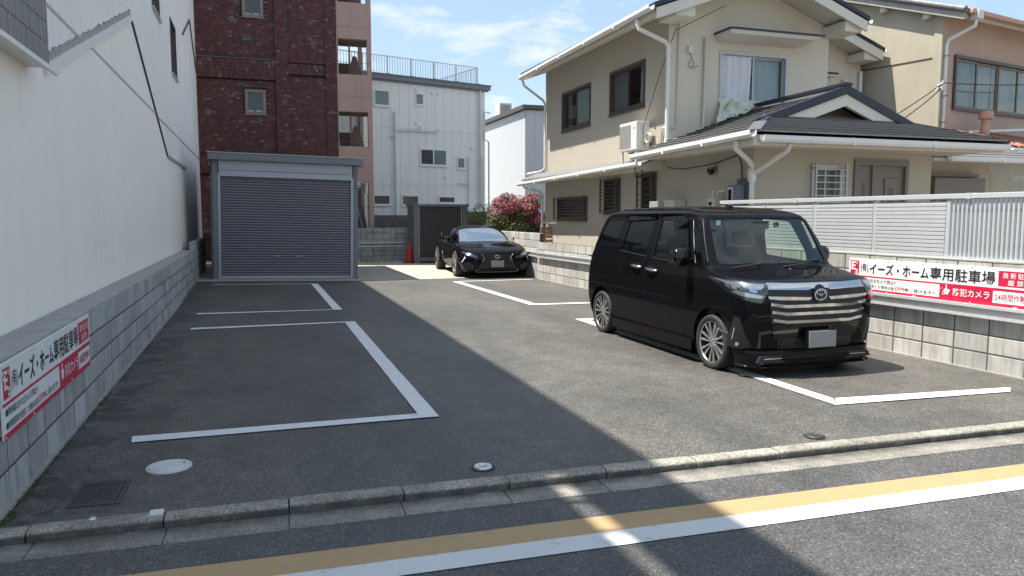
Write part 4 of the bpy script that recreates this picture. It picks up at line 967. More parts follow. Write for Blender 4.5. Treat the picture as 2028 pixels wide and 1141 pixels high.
def fold(axis, c, a0, a1, z0, z1, mat, name, parent, amp=.035, n=7, sway=0.0, seed=0):
    m = MB()
    def P(u, v):
        a = a0 + (a1 - a0) * u + sway * (1 - v) * math.sin(u * 3 + 1); d = amp * math.sin(u * n * 2 * math.pi + 1.2 * math.sin(v * 2 + seed)) * (.6 + .4 * (1 - v)) + amp * .7 * noise.noise((u * 4, v * 2, seed))
        z = z0 + (z1 - z0) * v
        return (c + d, a, z) if axis == 'x' else (a, c + d, z)
    m.grid(P, n * 10, 14); return m.build(name, mat, parent, smooth=80)
w1 = hwin('x', HX, 17.35, 19.15, 3.87, 4.85, 'bronze_frame', .045, 'frosted_green', 'window_glass')
w2 = hwin('x', HX, 14.60, 16.25, 3.95, 4.89, 'bronze_frame', .045, 'window_glass', 'frosted_grey'); fold('x', HX + .22, 14.65, 15.2, 3.97, 4.87, 'curtain', 'curtain', w2, .03, 4)
hwin('x', HX, 14.05, 14.64, 1.4, 2.49, 'bronze_frame', .035, 'frosted_dark', 'frosted_dark', 9); hwin('x', HX, 15.69, 16.48, 1.70, 2.45, 'bronze_frame', .035, 'frosted_dark', 'frosted_dark', 9); hwin('x', HX, 17.50, 19.43, 1.53, 2.08, 'bronze_frame', .04, 'frosted_dark', 'frosted_dark', 7)
w5 = hwin('y', HF, 9.09, 9.70, 1.45, 2.47, 'silver_frame', .035, 'frosted_dark', 'frosted_grey', 9)
w6 = hwin('y', H2, 9.10, 10.74, 3.93, 4.95, 'silver_frame', .045, None, 'window_glass'); fold('y', H2 + .2, 9.95, 10.7, 3.95, 4.9, 'curtain', 'curtain', w6, .02, 5)
fold('y', H2 + .015, 9.12, 9.84, 3.85, 4.88, 'curtain', 'curtain', w6, .045, 4, .04, 3)
hwin('y', BY, 12.5, 13.3, 3.4, 4.85, 'silver_frame', .04, 'frosted_grey', 'frosted_grey')
w7 = hwin('y', 11.95, 12.3, 14.15, .8, 2.30, 'silver_frame', .045, 'window_glass', 'window_glass')
B('shutter_box', 'door_taupe', HS, (12.85, 14.2, 11.72, 11.948, 1.98, 2.38), bevel=.02); B('shutter_hood', 'tan_frame', HS, (12.85, 14.1, 11.8, 11.948, 2.40, 2.46))
# canopy over upper window
B('window_hood', 'roof_navy', HS, (8.93, 11.20, 13.05, H2 - .002, 5.27, 5.305)); 
m = MB(); m.add([(8.96, 13.08, 5.268), (11.17, 13.08, 5.268), (11.17, H2 - .003, 5.268), (8.96, H2 - .003, 5.268), (8.98, 13.12, 5.20), (11.0, 13.12, 5.20), (10.9, H2 - .003, 5.13), (9.0, H2 - .003, 5.13)], [(0, 1, 2, 3), (7, 6, 5, 4), (0, 4, 5, 1), (1, 5, 6, 2), (2, 6, 7, 3), (3, 7, 4, 0)]); m.build('window_hood', 'eave_white', HS)
# front door
B('door_frame', 'door_taupe', HS, (9.97, 10.04, HF - .04, HF + .1, .3, 2.60), (11.11, 11.18, HF - .04, HF + .1, .3, 2.60), (10.04, 11.11, HF - .04, HF + .1, 2.50, 2.60), (10.38, 10.42, HF - .02, HF + .1, .3, 2.5))
d1 = B('door', 'door_taupe', HS, (10.42, 11.11, HF + .02, HF + .06, .3, 2.498), bevel=0)
B('door_panel', 'door_taupe', d1, (10.68, 10.95, HF - .002, HF + .019, .6, 2.28), bevel=.006)
m = MB()
for i in range(4):
    for j in range(9): m.box(10.745 + i * .037, 10.772 + i * .037, HF - .0045, HF - .0025, 1.45 + j * .075, 1.505 + j * .075)
m.build('door_lattice_pane', 'frosted_dark', d1)
m = MB(); m.box(10.46, 10.52, HF - .03, HF + .019, 1.35, 1.58); m.build('handle', 'brass', d1, bevel=.015)
d2 = B('door', 'door_taupe', HS, (10.04, 10.38, HF + .022, HF + .06, .3, 2.498)); B('pane', 'frosted_dark', d2, (10.20, 10.26, HF + .017, HF + .0215, .5, 2.2))
# services on the side wall
ac = thing('air_conditioner', 'white air conditioner outdoor unit on the low eave of the cream house', 'air conditioner', (7.6, 14.6, 2.9))
B('casing', 'ac_white', ac, (7.48, 7.78, 14.15, 14.92, 2.98, 3.56), bevel=.015); 
m = MB()
for i in range(14): m.box(7.468, 7.479, 14.40 + i * .036, 14.42 + i * .036, 3.03, 3.50)
m.build('grille', 'ac_grille', ac); B('stand', 'pipe_white', ac, (7.5, 7.54, 14.2, 14.24, 2.70, 2.97), (7.5, 7.54, 14.82, 14.86, 2.70, 2.97), (7.74, 7.78, 14.2, 14.24, 2.80, 2.97)); B('side_panel', 'ac_white', ac, (7.52, 7.74, 14.138, 14.149, 3.05, 3.5))
B('label_print', 'ac_grille', ac, (7.4785, 7.4795, 14.2, 14.3, 3.40, 3.44))
coil = MB()
for k in range(3): coil.tube([(7.62 + .02 * k, 13.95 + .10 * math.cos(a * .5236), 3.20 + .10 * math.sin(a * .5236)) for a in range(13)], .011, 6)
tag(coil.build('pipe_coil', 'pipe_cream', None, smooth=60), 'loose coil of cream pipe beside the air conditioner', 'pipe')
gm_ = thing('gas_meter', 'cream gas meter with pipes on the side of the cream house', 'gas meter', (7.75, 11.55, 1.7))
B('body', 'meter_cream', gm_, (7.62, 7.82, 11.5, 11.72, 1.70, 1.92), bevel=.02); m = MB(); m.tube([(7.72, 11.55, 1.9), (7.72, 11.55, 2.03), (7.72, 11.35, 2.05), (7.85, 11.33, 2.05)], .025, 8); m.tube([(7.72, 11.68, 1.9), (7.72, 11.68, 2.05), (7.85, 11.70, 2.06)], .025, 8); m.build('pipe', 'pipe_cream', gm_, smooth=40); B('dial', 'gloss_black', gm_, (7.61, 7.619, 11.58, 11.66, 1.80, 1.86))
em = thing('electric_meter', 'blue grey electric meter box on the cream house corner', 'electric meter', (7.75, 11.1, 1.8))
B('box', 'meter_blue', em, (7.70, 7.86, 10.96, 11.22, 1.75, 2.14), bevel=.015); B('front_plate', 'meter_cream', em, (7.68, 7.699, 11.06, 11.20, 1.78, 2.10)); B('pane', 'gloss_black', em, (7.672, 7.679, 11.09, 11.17, 1.84, 2.06)); B('backboard', 'shed_frame', em, (7.862, 7.896, 10.9, 11.2, 1.78, 2.25))
hw = thing('water_heater', 'cream water heater with grey hood below the barred window', 'water heater', (7.7, 13.3, 1.6))
B('tank', 'meter_cream', hw, (7.62, 7.88, 12.85, 13.25, 1.2, 1.92), bevel=.02); B('hood', 'silver_frame', hw, (7.50, 7.66, 13.26, 13.60, 1.74, 1.90), bevel=.01)
sc_ = thing('dome_camera', 'small dark dome camera under the eave of the cream house', 'camera', (7.8, 11.9, 2.4)); MB().lathe([(0, -.08), (.05, -.06), (.07, -.01), (.07, .04), (.0, .05)], 16, Matrix.Translation((7.80, 11.9, 2.42))).build('dome', 'gloss_black', sc_, smooth=50); B('mount', 'tan_frame', sc_, (7.82, 7.898, 11.84, 11.96, 2.40, 2.50), bevel=.01)
vc = thing('wall_vent', 'small round hooded vent on the cream house wall', 'vent', (7.88, 15.1, 2.98)); MB().lathe([(0, .1), (.06, .09), (.09, .0), (.085, -.03)], 14, Matrix.Translation((7.9, 15.1, 3.02)) @ Matrix.Rotation(R(-90), 4, 'Y')).build('hood', 'tan_frame', vc, smooth=50)
MB().lathe([(.0, .02), (.04, .02), (.04, -.02)], 12, Matrix.Translation((7.9, 15.1, 2.96)) @ Matrix.Rotation(R(-90), 4, 'Y')).build('flange', 'tan_frame', vc)
jb = thing('junction_box', 'small white junction box with a loose wire loop on the house front', 'junction box', (8.35, 13.6, 4.9)); B('box', 'ac_white', jb, (8.32, 8.42, 13.57, 13.648, 4.86, 5.0), bevel=.01)
m = MB(); m.tube([(8.37, 13.6, 4.86), (8.40, 13.6, 4.76), (8.45, 13.6, 4.70), (8.44, 13.6, 4.60), (8.37, 13.6, 4.56), (8.33, 13.6, 4.64), (8.38, 13.6, 4.74)], .006, 5); m.tube([(8.44, 13.6, 4.58), (8.55, 13.58, 4.62)], .006, 5); m.build('wire', 'black_wire', jb)
# wires
def wire(pts, label, r=.006, sag=0):
    ps = []
    for a, b in zip(pts, pts[1:]):
        for i in range(9):
            t = i / 8; p = Vector(a).lerp(Vector(b), t); p.z -= sag * 4 * t * (1 - t); ps.append(p)
    return tag(MB().tube(ps, r, 5).build('cable', 'black_wire', None), label, 'cable')
wire([(8.02, 13.60, 5.28), (11.0, 10.0, 7.2)], 'overhead cable running from the house gable up to the right', .007, .1)
wire([(8.02, 13.60, 5.28), (7.78, 13.80, 4.4), (7.60, 14.10, 3.4), (7.66, 14.12, 3.05)], 'thin cable hanging down to the air conditioner', .007, .0)
wire([(7.84, 13.5, 2.58), (7.80, 12.4, 2.52), (7.86, 11.15, 2.66), (7.86, 11.08, 2.5), (7.87, 11.06, 2.2)], 'cable under the entrance eave leading to the electric meter', .012, .03)
wire([(7.33, 13.9, 2.62), (7.36, 13.95, 2.40), (7.45, 13.8, 2.44), (7.55, 14.1, 2.62), (7.6, 14.4, 2.95)], 'black cable loop below the air conditioner', .010, .0)
wire([(8.10, 13.55, 5.75), (8.22, 13.2, 5.98), (8.5, 13.0, 6.02), (8.6, 12.9, 5.9)], 'cable bunch under the left gable eave', .012, .02)

# blanket hanging over the sill
m = MB()
def BP(u, v):
    # u across, v along drop (0 top at sill, 1 bottom on roof)
    x = 9.06 + .80 * u + (-.26 * (v ** 1.5)) + .02 * math.sin(9 * v + 4 * u)
    y = H2 - .04 - .10 * math.sin(min(1, v * 4) * 1.57) - .46 * max(0, v - .45) + .05 * math.sin(u * 19 + 4.2 * v + 2 * math.sin(v * 5)) * (.4 + v) + .09 * noise.noise((u * 5, v * 4, 1)) + .03 * math.sin(u * 41 + v * 7)
    z = 4.03 + .06 * math.sin(u * 5) - .60 * v - .10 * u * v * -1.6 - .12 * (1 - u) * v + .05 * noise.noise((u * 3, v * 3, 7))
    if v < .08: y = H2 + .10 - v * 1.2; z = 4.0 + .05 * math.sin(u * 6)
    return (x, y, max(z, RZ + slp * (x - RX0) + .06 + .03 * abs(math.sin(u * 12))))
m.grid(BP, 90, 60)
bl = m.build('blanket', 'blanket', None, smooth=80); tag(bl, 'cream fleece blanket hung out over the upper window sill', 'blanket')
sd = bl.modifiers.new('solid', 'SOLIDIFY'); sd.thickness = .025
# wooden slat gate at the rear
GT = thing('wooden_gate', 'brown horizontal slat gate between house and block wall', 'gate', (8.0, 19.9, 0))
for i in range(9): B('slat', 'wood_slat', GT, (7.66, 8.28, 19.86, 19.885, .30 + i * .115, .375 + i * .115))
B('post', 'tan_frame', GT, (7.56, 7.66, 19.84, 19.92, 0, 1.30), (8.28, 8.34, 19.85, 19.91, .2, 1.27), (8.42, 8.55, 19.82, 19.94, 0, 1.32))
m = MB(); m.tube([(7.80, 19.95, 1.30), (7.80, 19.95, 1.46)], .04, 8); tag(m.build('bollard_light', 'pipe_cream', None), 'small cream post cap behind the wooden gate', 'post')

# ================================================================== NEIGHBOUR HOUSE (turned 11.4 deg)
NB = thing('old_house', 'old two tone house with cream side, pink front and grey tiled roof', 'house', (15.0, 13.7, 0), R(11.36))
m = MB(); wall_cells(m, 'x', 0, 0, 9, 0, 6.3, [], .1); m.add([(0, .0, 6.3), (0, 9, 6.3), (0, 4.5, 8.0)], [(0, 1, 2)]); m.build('side_wall', 'neighbor_cream', NB, local=True)
m = MB(); wall_cells(m, 'y', 0, 0.002, 9, 0, 6.35, [(.57, 5.2, 4.15, 5.27)], .12); m.build('front_wall', 'neighbor_pink', NB, local=True)
B('inner_partition', 'room_wall', NB, (.3, 8, .8, .85, 2, 6.2), (.1, 8, .15, 8, 6.1, 6.2), local=True)
B('corner_pier', 'neighbor_cream', NB, (-.03, .10, -.03, .16, 0, 6.25), local=True)
B('reglet', 'bronze_frame', NB, (-.012, -.001, .2, 9, 5.235, 5.26), local=True)
pr = .36
m = MB(); m.prism([(-.55, 6.30 - .55 * pr), (4.5, 6.30 + 4.5 * pr), (9.5, 6.30 - .5 * pr), (9.5, 6.18 - .5 * pr), (4.5, 6.18 + 4.5 * pr), (-.55, 6.18 - .55 * pr)], 'x', -.15, 9); m.build('roof_deck', 'pipe_cream', NB, local=True)
m = MB(); m.prism([(-.6, 6.30 - .6 * pr), (4.5, 6.30 + 4.5 * pr), (4.5, 6.14 + 4.5 * pr), (-.6, 6.14 - .6 * pr)], 'x', -.20, -.152); m.build('bargeboard', 'concrete_cap', NB, local=True)
for y in (.25, 1.35, 2.45, 3.5): B('purlin_end', 'pipe_cream', NB, (-.145, -.002, y, y + .14, 6.05 + y * pr, 6.17 + y * pr), local=True)
tm = MB(); tm.grid(lambda u, v: ((u - .5) * .26, v * .30 - .02, .03 + .028 * math.cos((u - .5) * 2 * math.pi) * (1 if abs(u - .5) < .5 else 0) - v * .012), 8, 2); tm.box(-.125, .125, -.022, -.005, -.03, .03)
TM = tm.mesh('roof_tile', smooth=60); TM.materials.append(MT['roof_tile_grey'])
for i in range(22):
    for j in range(10):
        o = link('roof_tile', TM, None, NB, (-.10 + i * .255, -.62 + j * .255, 6.335 - .62 * pr + j * .255 * pr)); o.rotation_euler = (math.atan(pr), 0, 0)
vt = MB(); vt.tube([(0, 0, 0), (0, .26, 0)], .075, 10); VT = vt.mesh('verge_tile', smooth=60); VT.materials.append(MT['roof_tile_grey'])
for j in range(20):
    o = link('verge_tile', VT, None, NB, (-.20, -.62 + j * .25, 6.36 - .62 * pr + j * .25 * pr)); o.rotation_euler = (math.atan(pr), 0, 0)
gutter_pts = ((.0 - .1, -.68, 6.10), (6, -.68, 6.06))
m = MB(); m.bar(gutter_pts[0], gutter_pts[1], .11, .10); m.build('gutter', 'pot_pink', NB, local=True, bevel=.02)
m = MB(); m.box(.05, .25, -.78, -.58, 5.94, 6.14); m.build('rain_hopper', 'pipe_white', NB, local=True, bevel=.02)
pipe(NB, [(.14, -.68, 5.96), (.14, -.66, 5.82), (.12, -.10, 5.62), (.10, -.06, 5.52), (.10, -.06, 3.62), (.16, -.1, 3.52), (2.6, -.75, 3.66), (2.9, -.8, 3.50), (2.9, -.8, 3.2)], .04, 'gutter_white', 'downpipe')
for z in (5.25, 4.35, 3.75): B('pipe_clip', 'roof_rust', NB, (.04, .16, -.11, -.001, z, z + .025), local=True)
wf = frame_boxes(MB(), .52, 5.25, 4.08, 5.34, .07, -.06, .04).build('window', 'bronze_frame', NB, local=True)
for k in range(5):
    a = .60 + k * .92; frame_boxes(MB(), a, a + .91, 4.16, 5.26, .04, -.01 + .02 * (k % 2), .03 + .02 * (k % 2)).build('sash', 'tan_frame', wf, local=True); B('pane', 'window_glass', wf, (a + .04, a + .87, .01 + .02 * (k % 2), .014 + .02 * (k % 2), 4.2, 5.22), local=True)
m = MB()
for (a0, a1, sd_) in ((.72, 2.3, 1), (2.5, 4.9, 3)):
    m.grid(lambda u, v: (a0 + (a1 - a0) * u, .16 + .04 * math.sin(u * (a1 - a0) * 26 + math.sin(v * 2)) + .03 * noise.noise((u * 5, v, sd_)), 4.15 + 1.08 * v), 90, 8)
m.build('curtain', 'curtain_beige', wf, smooth=80, local=True)
# rusty pent roof in front of pink wall + vent pipe
m = MB(); m.prism([(-.02, 3.62), (-.02, 3.50), (-1.6, 2.98), (-1.6, 3.08)], 'x', .0, 7); m.build('pent_roof', 'roof_rust', NB, local=True)
for i in range(9):
    for j in range(0, 5): 
        o = link('pent_tile', TM, None, NB, (.15 + i * .27 + .25, -1.62 + j * .3, 3.09 + j * .3 * .335)); o.rotation_euler = (math.atan(.335), 0, 0); o.scale = (1.03, 1.12, .8)
        o.material_slots[0].link = 'OBJECT'; o.material_slots[0].material = MT['roof_rust']
m = MB(); m.bar((-.02, -1.66, 3.0), (5, -1.66, 3.03), .1, .1); m.build('gutter', 'pipe_white', NB, local=True, bevel=.02)
m = MB(); m.box(0.1, 6.9, -1.2, -.9, 0, 2.95); m.build('annex_wall', 'neighbor_cream', NB, local=True)
MB().lathe([(.10, 0), (.10, .22), (.085, .26), (.085, .38), (.15, .42), (.16, .52), (.13, .58), (0, .60)], 16, Matrix.Translation((1.16, -.45, 3.45))).build('vent_pipe', 'pot_pink', NB, smooth=40, local=True)
m = MB(); m.box(2.7, 3.05, -.95, -.65, 3.05, 3.25); m.build('rain_hopper', 'pipe_white', NB, local=True, bevel=.02)
ins = MB()
for k in range(5): ins.tube([(14.93, 13.62 - .02 * k, 4.62 - .04 * k), (14.86 - .03 * (k % 2), 13.55 + .03 * k, 4.60 - .03 * k), (14.90, 13.5, 4.68 - .05 * k)], .012, 5)
tag(ins.build('cable_clamp', 'galvanised', None), 'tangle of cable clamps on the old house corner', 'cable clamp')
wire([(14.9, 13.55, 4.60), (12.9, 14.4, 3.30)], 'upper cable slanting from the old house corner to the entrance roof', .013, .10); wire([(14.9, 13.55, 4.50), (13.1, 14.3, 3.25)], 'lower cable slanting from the old house corner to the entrance roof', .013, .16)
wire([(14.9, 13.5, 4.62), (19.5, 13.6, 4.95)], 'cable crossing in front of the old house window', .011, .08)

# ================================================================== FENCE on right wall
FN = thing('louvre_fence', 'silver aluminium fence with louvre panels on the right block wall', 'fence', (7.176, 5.38, 0), RWA)
posts = [5.07, 4.05, 3.01, 1.99, .98]
for y in posts: B('post', 'fence_silver', FN, (.035, .085, y - .025, y + .025, 1.158, 1.80), local=True, bevel=.004)
lv = MB(); lv.prism([(.030, -.009), (.030, .024), (.072, .044), (.088, .046), (.090, .038), (.046, .010), (.044, -.009)], 'y', 0, .966); LV = lv.mesh('louvre', smooth=35); LV.materials.append(MT['fence_silver'])
for y in posts[1:]:
    for i in range(13): link('louvre', LV, None, FN, (0, y + .028, 1.185 + i * .0455))
B('top_rail', 'fence_silver', FN, (.02, .10, -3.0, 5.12, 1.80, 1.855), local=True, bevel=.006); B('bottom_rail', 'fence_silver', FN, (.03, .09, -3.0, 5.05, 1.158, 1.178), local=True)
for y in (3.35, .70): B('rail_joint', 'fence_silver', FN, (.015, .105, y, y + .06, 1.797, 1.860), local=True)
vs_ = MB(); vs_.box(.045, .078, -.012, .012, 1.178, 1.80); VS = vs_.mesh('slat', bevel=.003, seg=1); VS.materials.append(MT['fence_silver'])
for i in range(74): link('slat', VS, None, FN, (0, .925 - i * .052, 0))
B('mid_rail', 'fence_silver', FN, (.080, .10, -3.0, .95, 1.30, 1.33), (.080, .10, -3.0, .95, 1.66, 1.69), local=True)

# ================================================================== SIGNS
def text_mesh(s, x0, y0, w, h, z, weight=.0, keep=False):
    """flat lettering fitted into the box (x0,y0,w,h) of the sign plane, z = height above the plate"""
    cu = bpy.data.curves.new('txt', 'FONT'); cu.body = s; cu.offset = weight; cu.size = 1; cu.resolution_u = 3; cu.fill_mode = 'FRONT'
    to = bpy.data.objects.new('txt', cu); COL.objects.link(to); dg = bpy.context.evaluated_depsgraph_get()
    me = bpy.data.meshes.new_from_object(to.evaluated_get(dg)); bpy.data.objects.remove(to); bpy.data.curves.remove(cu)
    if not me.vertices: return me
    xs = [v.co.x for v in me.vertices]; ys = [v.co.y for v in me.vertices]; sx = w / (max(xs) - min(xs)); sy = h / (max(ys) - min(ys))
    mx, my = min(xs), min(ys)
    for v in me.vertices: v.co = ((v.co.x - mx) * sx + x0, (v.co.y - my) * sy + y0, z)
    return me
def sign(name, label, loc, rot, L=2.4, Hh=.40):
    S = thing(name, label, 'sign', loc, 0, 'parking lot notice signs'); S.rotation_euler = rot
    B('plate', 'sign_white', S, (0, L, 0, Hh, -.012, 0), local=True, bevel=.002)
    def pr(mat, x0, x1, y0, y1, z): return B('print', mat, S, (x0 * L, x1 * L, y0 * Hh, y1 * Hh, .0004, z), local=True)
    def tx(mat, s, x0, x1, y0, y1, wt=.012, z=.0032):
        me = text_mesh(s, x0 * L, y0 * Hh, (x1 - x0) * L, (y1 - y0) * Hh, z, wt); me.name = 'lettering'; return link('lettering', me, mat, S)
    pr('sign_red', 0, 1, .435, .475, .0012); pr('sign_red', 0, 1, 0, .075, .0012); pr('sign_red', .545, .995, .075, .435, .0012)
    pr('sign_white', .805, .985, .09, .40, .0020)
    pr('sign_red', .012, .068, .52, .93, .0012); pr('sign_red', .825, .985, .53, .93, .0012)
    tx('sign_white', 'E', .018, .046, .64, .90, .03); tx('sign_white', 'z', .043, .063, .54, .66, .03); tx('sign_white', "'", .052, .057, .82, .90, .02)
    tx('sign_black', '(有)', .080, .128, .58, .86, .003); tx('sign_black', 'イーズ・ホーム', .138, .485, .55, .89, .016); tx('sign_black', '専用駐車場', .492, .812, .54, .90, .012)
    tx('sign_white', '無 断 駐 車', .845, .968, .74, .89, .006); tx('sign_white', '厳 禁!!', .868, .950, .56, .71, .006)
    tx('sign_black', '●関係者以外の立ち入り禁止!!', .018, .300, .285, .40, .006); tx('sign_black', '●無断駐車を発見した場合は金', .018, .292, .11, .225, .006); tx('sign_red', '5万円', .296, .352, .11, .225, .012); tx('sign_black', '申し受けます!!', .356, .520, .11, .225, .006)
    tx('sign_white', '防犯カメラ', .615, .790, .16, .37, .010); tx('sign_red', '24時間作動中', .815, .975, .15, .34, .008)
    m = MB(); q = lambda x, y: (x * L, y * Hh)
    m.prism([q(.577, .44), q(.583, .44), q(.583, .33), q(.577, .33)], 'z', .0012, .0032); m.prism([q(.566, .30), q(.578, .345), q(.600, .30), q(.588, .16), q(.574, .20)], 'z', .0012, .0031)
    m.lathe([(.011, .0034), (.019, .0034)], 18, Matrix.Translation((.568 * L, .20 * Hh, 0)))
    for a in (125, 150, 175): m.prism([(.566 * L + .030 * math.cos(R(a)) - .001, .27 * Hh + .030 * math.sin(R(a))), (.566 * L + .030 * math.cos(R(a)) + .001, .27 * Hh + .030 * math.sin(R(a))), (.566 * L + .046 * math.cos(R(a)) + .001, .27 * Hh + .046 * math.sin(R(a))), (.566 * L + .046 * math.cos(R(a)) - .001, .27 * Hh + .046 * math.sin(R(a)))], 'z', .0012, .0031)
    m.build('camera_icon', 'sign_white', S, local=True)
    for (x, y) in ((.01, .965), (.25, .965), (.45, .965), (.70, .965), (.99, .965), (.25, .03), (.70, .03), (.01, .03), (.99, .03)):
        MB().lathe([(0, .005), (.006, .004), (.008, .0)], 8, Matrix.Translation((x * L, y * Hh, .001))).build('screw', 'galvanised', S, local=True)
    return S
sign('parking_sign', 'red and white parking notice sign on the shaded left block wall', (-1.318, 4.66, .405), (R(90), 0, R(90)), 2.28, .415)
sign('parking_sign', 'red and white parking notice sign on the sunlit right wall below the fence', (7.176 - .027 * 2.31 - .018, 7.69, .695), (R(90), 0, R(-90) + RWA), 2.42, .395)
m = MB(); m.tube([(-1.30, 4.64 + .022 * math.cos(a * .45), .765 + .022 * math.sin(a * .45)) for a in range(15)], .004, 6); m.tube([(-1.33, 4.60, .74), (-1.29, 4.625, .75)], .004, 6)
tag(m.build('wire_hook', 'galvanised', None), 'small bent wire ring at the left end of the left sign', 'hook')

# ================================================================== PLANTS
def leaf_cloud(name, mat, parent, centres, n, size, seed, off, bias_out=.75, flat=.5):
    rnd = random.Random(seed); m = MB()
    for _ in range(n):
        c, r = rnd.choice(centres)
        d = Vector((rnd.gauss(0, 1), rnd.gauss(0, 1), rnd.gauss(0, 1))).normalized(); rr = (bias_out + (1 - bias_out) * rnd.random()) if rnd.random() < .75 else rnd.random() ** .5
        p = Vector(c) + Vector((d.x * r[0], d.y * r[1], d.z * r[2])) * rr
        if p.z < .15: continue
        nn = (d * .8 + Vector((rnd.gauss(0, .6), rnd.gauss(0, .6), rnd.gauss(.3, .6)))).normalized(); t = nn.cross(Vector((rnd.random(), rnd.random(), rnd.random()))).normalized(); u = nn.cross(t); s_ = size * rnd.uniform(.6, 1.3)
        m.add([p - t * s_ * .5, p + u * s_ * flat * .5 + nn * s_ * .08, p + t * s_ * .5, p - u * s_ * flat * .5 + nn * s_ * .08], [(0, 1, 2, 3)])
    return m.build(name, mat, parent)
AZ_ = thing('azalea_bush', 'round bush covered in bright pink flowers above the block wall', 'bush', (7.72, 22.6, 0))
rb = random.Random(3); cen = []
for i in range(44):
    a = rb.uniform(0, 6.28); q = rb.random() ** .5; z = rb.uniform(.75, 2.1); k = math.sqrt(max(.1, 1 - ((z - 1.25) / 1.15) ** 2))
    cen.append(((7.72 + 1.0 * q * k * math.cos(a), 22.6 + .75 * q * k * math.sin(a), z), (rb.uniform(.20, .34),) * 2 + (rb.uniform(.16, .26),)))
for i in range(27): cen.append(((6.95 + (i % 9) * .205 + rb.uniform(-.05, .05), 22.35 + rb.uniform(-.2, .3), 1.05 + (i // 9) * .24), (.24, .24, .2)))
cen.append(((7.45, 22.5, 2.15), (.28, .26, .18))); cen.append(((8.15, 22.5, 2.0), (.32, .3, .2)))
leaf_cloud('crown', 'leaf_green', AZ_, cen, 24000, .06, 5, 0); leaf_cloud('new_leaves', 'leaf_light', AZ_, [c for c in cen], 4000, .05, 8, 0, .95); leaf_cloud('rusty_leaves', 'leaf_rust', AZ_, [c for c in cen if c[0][2] > 1.3], 1500, .05, 18, 0, .95)
fc = [c for c in cen if c[0][2] > 1.62 or (c[0][0] > 8.0 and c[0][2] > 1.3)]
leaf_cloud('blossom', 'azalea_pink', AZ_, fc, 4000, .05, 9, 0, .98, .9)
m = MB()
for i in range(9):
    a = i * .7; m.tube([(7.72 + .05 * math.cos(a), 22.6 + .05 * math.sin(a), 0), (7.72 + .2 * math.cos(a), 22.6 + .2 * math.sin(a), .6), (7.72 + .55 * math.cos(a), 22.6 + .55 * math.sin(a), 1.4)], [.03, .022, .008], 6)
m.build('trunk', 'bark', AZ_)
GS = thing('green_shrub', 'small yellow green shrub between the shed and the pink bush', 'bush', (7.35, 25.2, 0)); cg = [((7.35 + rb.uniform(-.35, .35), 25.2 + rb.uniform(-.2, .2), rb.uniform(1.2, 1.95)), (.2, .2, .2)) for _ in range(9)]
leaf_cloud('crown', 'leaf_light', GS, cg, 2600, .05, 12, 0); MB().tube([(7.35, 25.2, 0), (7.35, 25.2, 1.5)], [.03, .015], 6).build('trunk', 'bark', GS)
# weeds at the foot of the left wall
wd = MB(); rw = random.Random(5)
for k in range(260):
    y = 4.5 + 3.2 * rw.random() ** 1.6; x = -1.315 + abs(rw.gauss(0, .018)); h = rw.uniform(.006, .028); a = rw.uniform(0, 6.28); dx, dy = .008 * math.cos(a), .008 * math.sin(a)
    wd.add([(x - dx, y - dy, .002), (x + dx, y + dy, .002), (x + dx * 2, y + dy * 3, h)], [(0, 1, 2)])
tag(wd.build('moss', 'leaf_green', None), 'thin moss and weeds along the foot of the left wall', 'moss', kind='stuff')

